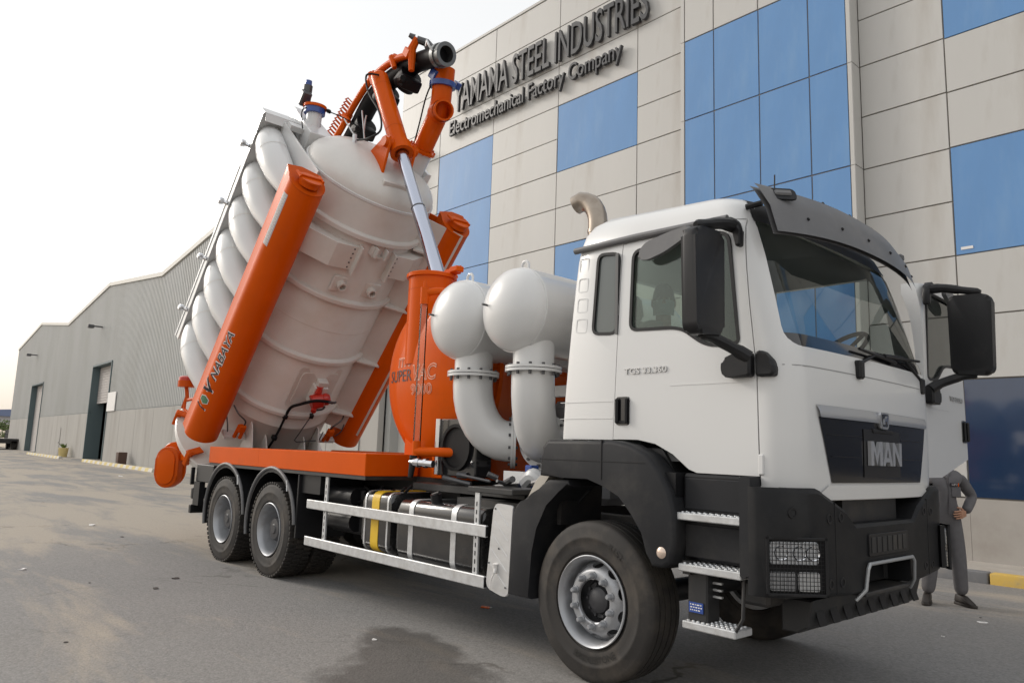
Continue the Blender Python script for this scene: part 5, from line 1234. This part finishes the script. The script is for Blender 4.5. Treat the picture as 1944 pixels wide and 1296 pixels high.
b = MB(); b.tube(spline([(4.44,-.02,1.50),(4.66,-.03,1.62),(4.86,-.04,1.52)],4)[:5],.012,6); b.tube([(4.42,-.10,1.25),(4.70,-.12,1.62)],.012,6); b.obj('grab_rod', GALV, bf)

# ---------------------------------------------------------------- lift cylinder
def T2W(p): return MT @ Vector(p)
pb = Vector((-4.60,0,5.52)); pt_ = Vector((-5.06,0,6.63)); pf = Vector((-3.38,0,3.20))
ax = (pt_-pb).normalized(); axr = (pf-pb).normalized(); pt_ = pb-axr*1.40+Vector((-.04,0,.02))
b = MB(); b.tube([pb+axr*.10, pb-axr*1.38], .128, 32); b.tube([pb-axr*1.38, pb-axr*1.42], [.128,.10], 32); lc = part(b, 'lift_cylinder', ORANGE)
b = MB(); b.tube([pb-axr*.30,pb-axr*.31],.130,32,cap=False); b.tube([pb-axr*1.15,pb-axr*1.16],.130,32,cap=False); part(b, 'cylinder_joint', ORANGED, lc)
b = MB(); b.tube([pb+axr*.13, pb+axr*.13, pb-axr*.02, pb-axr*.02],[.155,.10,.10,.155],32,cap=False); b.tube([pb-axr*.02, pb+axr*.13],.155,32,cap=False); part(b, 'cylinder_collar', ORANGE, lc)
b = MB(); b.tube([pb-axr*.05, pb+axr*1.10], .078, 28); b.tube([pb+axr*1.10, pb+axr*2.5], .090, 28); part(b, 'cylinder_rod', ROD, lc)
b = MB(); b.tube([pb+axr*1.09,pb+axr*1.11],.0925,28,cap=False); part(b, 'rod_seal', DGREY, lc)
# trunnion bracket on the dome
for s in (-1,1):
    b = MB(); q = MT.inverted() @ pb; b.prism([(4.20,.72),(4.44,.76),(q.x+.06,q.z+.10),(q.x+.10,q.z-.02),(q.x,q.z-.10),(4.10,.15),(3.95,.10)], s*.20-.018, s*.20+.018, 'y', .006); tp(b, 'trunnion_plate', ORANGE, None, 0)
b = MB(); q = MT.inverted() @ pb; b.cyl((q.x,-.26,q.z),(q.x,.26,q.z),.07,n=20); tp(b, 'trunnion_pin', ORANGE)
b = MB(); b.box((4.10,-.24,.05),(4.34,.24,.12),.006); b.prism([(4.1,.1),(4.46,.78),(4.30,.80),(4.02,.2)],-.17,.17,'y'); tp(b, 'trunnion_base', TANKW, None, 0)
b = MB(); b.prism([(4.0,-.06),(4.18,-.02),(4.30,.30),(4.10,.40)],-.34,-.24,'y',.01); b.prism([(4.0,-.06),(4.18,-.02),(4.30,.30),(4.10,.40)],.24,.34,'y',.01); tp(b, 'trunnion_pad', TANKW, None, 0)
# feed hose looped from the cylinder to the dome
b = MB(); s0 = pb-axr*1.30; pp = [s0+Vector((.12,-.10,.02)), s0+Vector((.02,-.24,.0)), pb-axr*.95+Vector((-.02,-.26,0)), pb-axr*.55+Vector((.14,-.28,-.05)), pb-axr*.15+Vector((.12,-.34,-.02)), pb+Vector((-.10,-.42,.02)), T2W((4.46,-.34,.98))]
b.tube(spline(pp,6), .014, 8); part(b, 'feed_hose', HOSE, lc)
b = MB(); q = T2W((4.42,-.36,1.0)); b.tube([q+Vector((0,0,-.05)),q+Vector((0,0,.10))],.03,10); b.tube([q+Vector((0,0,.08)),q+Vector((-.22,-.06,.38))],.010,6); part(b, 'hose_fitting', GALV, lc)

# ---------------------------------------------------------------- orange filter vessel
VX, VZ, VR, VY, VD = -2.74, 2.29, .90, -.50, .30
b = MB(); MVn = Matrix.Translation((VX,0,VZ)) @ Matrix.Rotation(radians(-90),4,'Z')
b.rev([(x,r) for x,r in dome(-VY,VD,VR,10)][::-1]+[(-VY-.02,VR+.008),(-VY-.05,VR+.008),(-VY-.06,VR),(VY+.06,VR)]+dome(VY,VD,VR,10,-1), 72, MVn)
ves = part(b, 'filter_vessel', ORANGE, sm=40)
b = MB(); b.rev([(.50-.035,VR+.0),(.50-.03,VR+.035),(.50+.015,VR+.035),(.50+.02,VR-.01)],72,MVn); part(b, 'vessel_ring', ORANGE, ves)
b = MB(); b.cyl((-2.93,-.56,2.4),(-2.93,-.56,3.36),.245,n=48); b.tube([(-2.93,-.56,3.34),(-2.93,-.56,3.375),(-2.93,-.56,3.385)],[.272,.272,.26],48); tw_ = part(b, 'vessel_tower', ORANGE, ves)
b = MB(); b.tube([(-2.93,-.56,3.20),(-2.93,-.56,3.206)],.2465,48,cap=False); part(b, 'tower_seam', ORANGED, ves)
b = MB(); b.box((-2.80,-.50,3.385),(-2.62,-.40,3.44),.008); b.box((-2.68,-.52,3.39),(-2.55,-.42,3.45),.008); b.box((-3.0,-.40,3.38),(-2.8,-.30,3.42),.008); b.tube([(-2.74,-.46,3.44),(-2.56,-.46,3.44)],.02,8); part(b, 'lid_latch', ORANGE, ves)
# sight glass on the near side
b = MB(); b.tube([(-2.49,-.95,2.99),(-2.50,-.95,1.56)],.038,18); part(b, 'sight_glass', GLASST, ves)
b = MB(); b.tube([(-2.49,-.95,2.95),(-2.49,-.95,3.12)],.045,16); b.tube([(-2.49,-.95,3.07),(-2.40,-.86,3.09),(-2.34,-.70,3.09),(-2.5,-.55,3.05)],.038,14); b.cyl((-2.49,-.95,3.12),(-2.49,-.95,3.19),.022,.018,8); part(b, 'sight_glass_pipe', ORANGE, ves); b = MB(); b.tube([(-2.50,-.95,1.60),(-2.50,-.95,1.46)],.042,16); b.tube([(-2.50,-.95,1.50),(-2.25,-.85,1.50),(-2.1,-.7,1.50)],.045,14); part(b, 'sight_glass_pipe', ORANGE, ves)
b = MB(); b.cyl((-2.51,-.97,1.46),(-2.52,-.99,1.25),.04,.026,12); b.tube([(-2.50,-.97,1.40),(-2.42,-1.0,1.38)],.014,8); part(b, 'drain_valve', BLACK, ves)
b = MB(); b.tube([(-2.12,-1.02,1.39),(-2.34,-1.08,1.40)],.034,12); b.tube([(-2.20,-1.03,1.394),(-2.23,-1.04,1.395)],.045,12); b.tube([(-2.28,-1.06,1.397),(-2.31,-1.07,1.398)],.045,12); b.tube([(-2.34,-1.08,1.40),(-2.40,-1.10,1.405)],[.034,.008],12); part(b, 'quick_coupling', CHROME, ves)
# legs under the vessel
for x in (-3.05,-2.55):
    b = MB(); b.box((x-.09,-.66,1.24),(x+.09,-.58,1.78),.008); part(b, 'vessel_leg', ORANGE, ves, 0); b = MB(); b.box((x-.13,-.70,1.80),(x+.07,-.55,1.86),.006); part(b, 'vessel_lug', ORANGE, ves, 0)
b = MB(); b.prism([(-3.3,1.24),(-2.1,1.24),(-2.15,1.62),(-3.2,1.62)], -.56, .56, 'y'); part(b, 'vessel_saddle', ORANGE, ves, 0)
def on_dome(me, x0, z0, m, name, off):
    b = bmesh.new(); b.from_mesh(me); bmesh.ops.triangulate(b, faces=b.faces[:]); b.to_mesh(me); b.free()
    def fn(c):
        x, z = x0+c.x, z0+c.y; q = min(.97, hypot(x-VX,z-VZ)/VR)
        return Vector((x, VY-VD*sqrt(1-q*q)-off, z))
    return link(name, setmat(warp(me, fn), m), ves)
DX = -3.24
on_dome(fit_text('SUPER', .50, .125, off=.0), DX-.13, 2.22, INK, 'decal_lettering', .004)
on_dome(fit_text('ITH', .26, .10, off=.03), DX+.06, 2.375, mat('decal_line', (.78,.45,.33), .5), 'decal_outline', .003); on_dome(fit_text('ITH', .245, .085, off=-.015), DX+.067, 2.3825, ORANGE, 'decal_lettering', .005)
on_dome(fit_text('VAC', .40, .17, shear=.1, off=.03), DX+.38, 2.215, mat('decal_line', (.78,.45,.33)), 'decal_outline', .003); on_dome(fit_text('VAC', .38, .15, shear=.1, off=-.015), DX+.39, 2.225, ORANGE, 'decal_lettering', .005)
on_dome(fit_text('9000', .36, .115, off=.03), DX+.36, 2.07, mat('decal_line', (.78,.45,.33)), 'decal_outline', .003); on_dome(fit_text('9000', .345, .10, off=-.015), DX+.367, 2.0775, ORANGE, 'decal_lettering', .005)
# oil cooler
b = MB(); b.box((-2.40,-.78,1.28),(-1.80,-.58,1.82),.01); oc = part(b, 'oil_cooler', BLACKG)
b = MB(); b.rev([(0,.22),(.03,.22),(.03,.19),(.01,.18),(.01,0)],40,Matrix.Translation((-2.08,-.78,1.55)) @ Matrix.Rotation(radians(-90),4,'Z')); part(b, 'fan_shroud', HOSE, oc)
b = MB(); b.cyl((-2.37,-.79,1.29),(-2.37,-.79,1.82),.030,n=20); part(b, 'corner_strip', CHROME, oc)
b = MB(); b.box((-2.44,-.76,1.31),(-2.406,-.60,1.80),.004); part(b, 'cooler_flange', DGREY, oc, 0)

# ---------------------------------------------------------------- white silencers
def silencer(x, R, elbow):
    Z, Y0, D = 2.732, -.95, .22
    b = MB(); M = Matrix.Translation((x,0,Z)) @ Matrix.Rotation(radians(-90),4,'Z')
    b.rev([(a,r) for a,r in dome(.95,D,R-.006,9)][::-1]+[(.95,R),(.94,R+.003),(.93,R+.003),(.92,R),(-.95,R)]+dome(-.95,D,R,6,-1), 64, M); s = part(b, 'silencer', WHITE, sm=40)
    b = MB(); b.tube([(x-.045,-.86,Z+R-.02),(x-.040,-.86,Z+R+.05),(x-.02,-.86,Z+R+.075),(x+.02,-.86,Z+R+.075),(x+.04,-.86,Z+R+.05),(x+.045,-.86,Z+R-.02)],.012,8); part(b, 'lifting_eye', WHITE, s)
    b = MB(); b.cyl((x-.16,-1.12,Z+.03),(x-.16,-1.20,Z+.03),.010,n=8); part(b, 'drain_plug', DGREY, s)
    ny = -.80; nx = x+(.035 if x < -1.5 else .075)
    b = MB(); b.cyl((nx,ny,Z-.15),(nx,ny,2.25),.178,n=36); part(b, 'neck', WHITE, s)
    for z0, z1 in ((2.228,2.25),(2.20,2.222)):
        b = MB(); b.cyl((nx,ny,z0),(nx,ny,z1),.243,n=40); part(b, 'flange', WHITE, s)
    b = MB()
    for i in range(12):
        a = 2*pi*(i+.3)/12; q = (nx+.213*cos(a),ny+.213*sin(a)); b.cyl((*q,2.17),(*q,2.27),.014,n=6)
    part(b, 'flange_bolts', DGREY, s)
    d = Vector((*elbow,0)).normalized(); Re = .50; Rh = .34; c0 = Vector((nx,ny,2.12)); P = [Vector((nx,ny,2.20)), c0]
    for k in range(1,9):
        a = pi/2*k/8; P.append(c0+d*(Rh*(1-cos(a)))+Vector((0,0,-Re*sin(a))))
    P.append(P[-1]+d*.03)
    b = MB(); b.tube(P, .186, 36); part(b, 'elbow', WHITE, s)
    e = P[-1]
    for k in (0,.024):
        b = MB(); b.cyl(e+d*k, e+d*(k+.022), .245, n=40); part(b, 'flange', WHITE, s)
    sdv = Vector((-d.y,d.x,0)); b = MB()
    for i in range(12):
        a = 2*pi*(i+.5)/12; q = e+sdv*.215*cos(a)+Vector((0,0,.215*sin(a))); b.cyl(q-d*.022, q+d*.065, .015, n=6)
    part(b, 'flange_bolts', DGREY, s)
    return s
NXO = .035
silencer(-1.889,.375,(.67,.74)); silencer(-1.121,.369,(-.45,.89))
b = MB(); b.box((-1.35,-.30,1.10),(-.65,.5,2.0),.06); part(b, 'blower', mat('blower_grey', (.30,.30,.31), .5))
b = MB(); b.box((-1.33,-.46,1.16),(-1.20,-.36,2.1),.005); b.box((-1.55,-.46,2.02),(-.7,-.40,2.12),.005); part(b, 'support_frame', WHITE, sm=0)
b = MB(); b.box((-1.45,-.74,1.20),(-1.18,-.70,1.36)); b.obj('bracket_plate', WHITE, truck, 0); b = MB(); b.box((-1.12,-.80,1.22),(-1.04,-.70,1.42),.01); part(b, 'blue_bracket', BLUE); 
b = MB(); b.tube(spline([(-1.05,-.85,1.28),(-.92,-.88,1.34),(-.8,-.86,1.27),(-.7,-.84,1.33)],4),.06,10); part(b, 'wrapped_hose', mat('plastic_wrap', (.45,.46,.47), .35))
# beacon and lamp arms on the tail
rb = MT.inverted(); 
b = MB(); P0 = Vector((-8.55,-1.14,2.46)); b.tube([P0+Vector((0,0,-.10)),P0+Vector((0,0,0))],.13,20,M=rb); bc_ = b.obj('beacon', ORANGED, truck); bc_.matrix_basis = MT
b = MB(); b.tube([P0,P0+Vector((0,0,.05)),P0+Vector((0,0,.07))],[.12,.12,.09],20,M=rb); b.obj('beacon_lens', RED, bc_)
b = MB(); b.tube([P0+Vector((.0,0,-.10)),P0+Vector((.05,.02,-.32))],.03,8,M=rb); b.tube([P0+Vector((.05,.02,-.30)),P0+Vector((.55,.05,-.28))],.025,8,M=rb); b.tube([P0+Vector((-.1,0,-.42)),P0+Vector((.0,0,-.30)),P0+Vector((0,0,-.45)),P0+Vector((.3,.0,-.52))],.022,8,M=rb); b.hexa([tuple(rb @ (P0+Vector(q))) for q in ((.0,.02,-.05),(.1,.02,-.1),(.1,.08,-.1),(.0,.08,-.05),(.45,.02,.55),(.5,.02,.45),(.5,.08,.45),(.45,.08,.55))]); b.obj('beacon_arm', ORANGED, bc_)
# ================================================================== PEOPLE
def skin_body(verts, edges, radii, mats_fn, mats, root=0, sub=2):
    me = bpy.data.meshes.new('body'); me.from_pydata(verts, edges, []); me.update()
    o = bpy.data.objects.new('tmp_body', me); COL.objects.link(o)
    md = o.modifiers.new('s', 'SKIN'); md.use_smooth_shade = True
    sv = me.skin_vertices[0].data if me.skin_vertices else None
    if sv is None:
        bm = bmesh.new(); bm.from_mesh(me); bm.verts.layers.skin.verify(); bm.to_mesh(me); bm.free(); sv = me.skin_vertices[0].data
    for i, r in enumerate(radii):
        sv[i].radius = r if isinstance(r, tuple) else (r, r); sv[i].use_root = (i == root)
    ss = o.modifiers.new('d', 'SUBSURF'); ss.levels = sub; ss.render_levels = sub
    dg = bpy.context.evaluated_depsgraph_get(); dg.update()
    r = bpy.data.meshes.new_from_object(o.evaluated_get(dg)); bpy.data.objects.remove(o)
    r.materials.clear()
    for m in mats: r.materials.append(m)
    for p in r.polygons: p.material_index = mats_fn(p.center); p.use_smooth = True
    return r
def head(parent, c, rz, tilt=0., mask=False, hairm=HAIR, s=1.):
    """head with face; c = centre, rz = facing direction in the ground plane"""
    M = Matrix.Translation(c) @ Matrix.Rotation(rz,4,'Z') @ Matrix.Rotation(tilt,4,'Y') @ Matrix.Scale(s,4)
    b = MB(); rows = []
    for i in range(13):
        t = pi*i/12; z = .125*cos(t); r = sin(t); rows.append([])
        for j in range(20):
            a = 2*pi*j/20; x, y = r*cos(a), r*sin(a); jaw = 1-.26*max(0,-z/.125)**1.3
            px = (.098 if x > 0 else .105)*x*(1 if z > -.02 else .92); py = .078*y*jaw
            if x > .6 and abs(y) < .45: px += .012*max(0,1-abs(z+.075)/.05)     # chin
            rows[-1].append(M @ Vector((px, py, z)))
    b.grid(rows, True)
    b.hexa([tuple(M @ Vector(q)) for q in ((.088,-.016,-.03),(.122,-.012,-.03),(.122,.012,-.03),(.088,.016,-.03),(.088,-.010,.025),(.100,-.006,.025),(.100,.006,.025),(.088,.010,.025))], .003)
    for sg in (-1,1): b.rev([(-.008,.0),(-.006,.03),(.008,.032),(.012,0)],12,M @ Matrix.Translation((-.005,sg*.080,-.005)) @ Matrix.Rotation(radians(sg*80),4,'Z'))
    b.tube([M @ Vector((-.012,0,-.08)), M @ Vector((-.03,0,-.20))], [.056,.06], 14)
    h = b.obj('head', SKIN, parent, 60)
    for sg in (-1,1):
        b = MB(); b.rev([(0,.014),(.005,.010),(.007,0)],10,M @ Matrix.Translation((.085,sg*.032,.012))); b.obj('eye', WHITED, h)
        b = MB(); b.rev([(0,.006),(.002,0)],8,M @ Matrix.Translation((.0915,sg*.032,.012))); b.obj('iris', INK, h)
        b = MB(); b.tube([M @ Vector((.090,sg*.016,.034)), M @ Vector((.086,sg*.05,.036))],.005,6); b.obj('eyebrow', hairm, h)
    b = MB(); b.tube([M @ Vector((.088,-.024,-.066)), M @ Vector((.097,0,-.064)), M @ Vector((.088,.024,-.066))],.006,6); b.obj('mouth', mat('lip', (.30,.11,.08), .5), h)
    b = MB(); rows = []
    for i in range(7):
        t = pi*.55*i/6; rows.append([M @ Vector(((.103 if cos(a) > 0 else .115)*sin(t)*cos(a)*(1.02 if cos(a) > .3 else 1.04)-.006, .086*sin(t)*sin(a), .134*cos(t) + (.02 if cos(a) > .2 else -.02*(i/6)))) for a in [2*pi*j/20 for j in range(20)]])
    b.grid(rows, True); b.obj('hair', hairm, h, 60)
    if mask:
        b = MB(); rows = []
        for k, z in enumerate((-.112,-.09,-.05,-.012,.0)):
            rows.append([M @ Vector(((.112-(.02 if k in (0,) else 0))*cos(a)*(1.06 if k in (1,2) else .98), .084*sin(a), z)) for a in [radians(-70+140*j/12) for j in range(13)]])
        b.grid(rows); b.obj('face_mask', MASK, h, 60)
        for sg in (-1,1):
            b = MB(); b.tube([M @ Vector((.03,sg*.081,-.02)), M @ Vector((-.01,sg*.088,.0))],.002,4); b.obj('mask_loop', MASK, h)
    return h
def hand(parent, wrist, d, palm_n, curl=.35, s=1., right=True):
    """palm and five separate fingers; d = direction of fingers, palm_n = palm normal"""
    d = Vector(d).normalized(); n_ = Vector(palm_n).normalized(); sd_ = d.cross(n_).normalized()*(1 if right else -1); w = Vector(wrist)
    b = MB(); k0 = w+d*.085*s
    b.hexa([tuple(q) for q in (w-sd_*.028*s-n_*.013*s, k0-sd_*.042*s-n_*.012*s, k0+sd_*.042*s-n_*.012*s, w+sd_*.028*s-n_*.013*s, w-sd_*.028*s+n_*.013*s, k0-sd_*.042*s+n_*.012*s, k0+sd_*.042*s+n_*.012*s, w+sd_*.028*s+n_*.013*s)], .009, None, 2)
    for i, L in enumerate((.070,.080,.075,.058)):
        q = k0+sd_*(.033-.022*i)*s; P = [q-d*.012*s]; dd = d.copy()
        for seg in (.45,.32,.23):
            dd = (dd+n_*curl*1.0).normalized(); P.append(P[-1]+dd*L*seg*1.15*s)
        b.tube(P, [.0095*s,.009*s,.0082*s,.0065*s], 8)
    q = w+d*.03*s+sd_*.03*s; b.tube([q, q+(sd_*.8+d*.6+n_*.3)*.03*s, q+(sd_*.9+d*1.3+n_*.7)*.040*s], [.011*s,.0105*s,.008*s], 8)
    return b.obj('hand', SKIN, parent, 50)
# person standing behind the open door, hand on hip
pr_ = thing('person', 'person in grey coveralls standing behind the open truck door, hand on hip', 'person', (.43,4.30,0), radians(-48))
# local frame: +x = facing direction, +y = person's left
V = [(0,0,.98),(.0,0,1.12),(.01,0,1.30),(.0,0,1.42),(-.01,0,1.50),           # pelvis, waist, chest, shoulders, neck
     (0,.10,.93),(.03,.13,.52),(.0,.155,.10),                                # left leg
     (0,-.10,.93),(.02,-.15,.52),(-.02,-.20,.10),                            # right leg
     (-.01,.19,1.41),(-.07,.36,1.19),(.06,.215,1.02),                        # left arm: hand on hip
     (-.01,-.19,1.41),(-.03,-.27,1.14),(.10,-.26,.93)]
E_ = [(0,1),(1,2),(2,3),(3,4),(0,5),(5,6),(6,7),(0,8),(8,9),(9,10),(3,11),(11,12),(12,13),(3,14),(14,15),(15,16)]
Rr = [(.17,.145),(.165,.135),(.185,.145),(.135,.11),(.062,.062),(.105,.10),(.083,.083),(.078,.075),(.105,.10),(.083,.083),(.078,.075),(.078,.075),(.062,.062),(.054,.054),(.078,.075),(.062,.062),(.054,.054)]
link('body', skin_body(V, E_, Rr, lambda c: 0, [CLOTH]), pr_)
head(pr_, (.02,0,1.66), 0)
hand(pr_, (.075,.205,1.01), (.55,-.75,-.12), (-.4,-.5,.0), .18, 1.15, right=False)
hand(pr_, (.105,-.26,.92), (.25,.05,-.95), (0,.95,.1), .3, 1.1)
for y, x, a in ((.158,.0,12),(-.205,-.02,-28)):
    b = MB(); M = Matrix.Translation((x,y,0)) @ Matrix.Rotation(radians(a),4,'Z')
    b.prism(rpoly([(-.10,-.042),(.10,-.052),(.20,-.035),(.215,0),(.20,.035),(.10,.052),(-.10,.042)],.03,3), .002, .03, 'z', .004, M); 
    b.hexa([tuple(M @ Vector(q)) for q in ((-.095,-.040,.03),(.19,-.045,.03),(.19,.045,.03),(-.095,.040,.03),(-.07,-.04,.12),(.05,-.035,.11),(.05,.035,.11),(-.07,.04,.12))], .018, None, 3); b.obj('shoe', SHOE, pr_, 50)
b = MB(); b.box((.158,.02,1.305),(.172,.11,1.345),.003); bd_ = b.obj('badge', INK, pr_, 0)
me = fit_text('HFT', .06, .022, .001, off=.01); warp(me, lambda c: Vector((.1735, .035+c.x, 1.314+c.y))); link('badge_lettering', setmat(me, WHITED), bd_)
b = MB(); b.box((.1725,.098,1.306),(.1735,.108,1.344)); b.obj('badge_stripe', ORANGE, bd_, 0)
b = MB(); b.box((.150,-.006,1.0),(.166,.006,1.40),.002); b.obj('placket', mat('coverall_seam', (.09,.085,.09), .9), pr_, 0)
b = MB(); b.box((.150,.03,1.19),(.170,.13,1.30),.006); b.obj('chest_pocket', CLOTH, pr_); b = MB(); b.tube([(.02,.07,1.455),(.085,.05,1.45),(.12,0,1.40),(.085,-.05,1.45),(.02,-.07,1.455),(-.06,-.05,1.48),(-.06,.05,1.48),(.02,.07,1.455)],.016,8); b.obj('collar', CLOTH, pr_)
# person in the passenger seat wearing a mask
dr2 = thing('person', 'person with a pale blue face mask seated inside the truck cab', 'person', (.16,-.60,1.97), 0)
V = [(0,0,.07),(-.04,0,.22),(-.06,0,.40),(-.07,0,.50),(-.05,0,.58),(.20,.10,.05),(.46,.12,.02),(.50,.12,-.36),(.20,-.10,.05),(.46,-.12,.02),(.50,-.12,-.36),(-.07,.19,.48),(.02,.25,.24),(.24,.15,.16),(-.07,-.19,.48),(.02,-.25,.24),(.24,-.15,.16)]
Rr = [(.13,.13),(.13,.12),(.15,.12),(.10,.09),(.055,.055),(.09,.09),(.07,.07),(.06,.06),(.09,.09),(.07,.07),(.06,.06),(.07,.07),(.055,.055),(.045,.045),(.07,.07),(.055,.055),(.045,.045)]
link('body', skin_body(V, E_, Rr, lambda c: 0, [SHIRT]), dr2)
head(dr2, (.0,0,.72), radians(-52), 0, True)
hand(dr2, (.25,.14,.15), (.9,-.3,-.1), (0,0,-1), .3); hand(dr2, (.25,-.14,.15), (.9,.3,-.1), (0,0,-1), .3, right=False)

# ================================================================== LITTER
def scrap(px, label, m, s):
    b = MB(); n = 7; P = [(s*random.uniform(.6,1.1)*cos(2*pi*i/n), s*random.uniform(.5,1.)*sin(2*pi*i/n), random.uniform(.004,.35*s)) for i in range(n)]
    c = b.b.verts.new((0,0,.25*s)); vs = [b.b.verts.new(p) for p in P]; lo = [b.b.verts.new((p[0]*.9,p[1]*.9,.001)) for p in P]
    for i in range(n): b._f([c,vs[i],vs[(i+1)%n]]); b._f([vs[i],lo[i],lo[(i+1)%n],vs[(i+1)%n]])
    o = b.obj('paper_scrap' if m is WHITED else 'stone_chip', m, None, 0, label=label, cat='paper' if m is WHITED else 'stone'); o.location = px
STONE = mat('stone_dark', (.06,.05,.045), .9)
scrap((-4.858,-2.489,0),'dark stone on the asphalt left of the rear wheels',STONE,0.045)
scrap((-5.347,-2.129,0),'dark pebble pair left of the rear wheels, behind the larger stone',STONE,0.05)
scrap((-11.368,-1.582,0),'white paper scrap on the sandy asphalt at the left',WHITED,0.07)
scrap((-6.777,-3.359,0),'flat white paper scrap near the left edge',WHITED,0.05)
scrap((-1.805,-1.753,0),'white paper scrap lying in the dark wet stain',WHITED,0.03)
scrap((0.994,3.516,0),'white paper scrap on the ground before the standing person',WHITED,0.05)
scrap((0.967,2.500,0),'tiny white scrap on the ground in front of the truck',WHITED,0.022)
scrap((-3.027,-3.679,0),'small dark chip in the left foreground',STONE,0.02)
scrap((0.900,3.799,0),'tiny brown chip beside the white scrap near the standing person',STONE,0.015)
scrap((-2.238,-0.159,0),'white scrap in the shade under the truck',WHITED,0.03)
scrap((-30.165,3.817,0),'white paper scrap far off beside the striped kerb',WHITED,0.12)
scrap((-5.531,-2.948,0),'small dark chip left of the rear wheels',STONE,0.02)
scrap((-9.456,-1.592,0),'dark speck of stone on the sand streak',STONE,0.035)
b = MB(); b.box((0,0,.001),(.09,.05,.012),.004); o = b.obj('plastic_scrap', ORANGE, None, 0, label='orange plastic scrap in the shade under the truck', cat='scrap'); o.location = (-2.289,-0.239,0); o.rotation_euler = (.1,.05,.6)
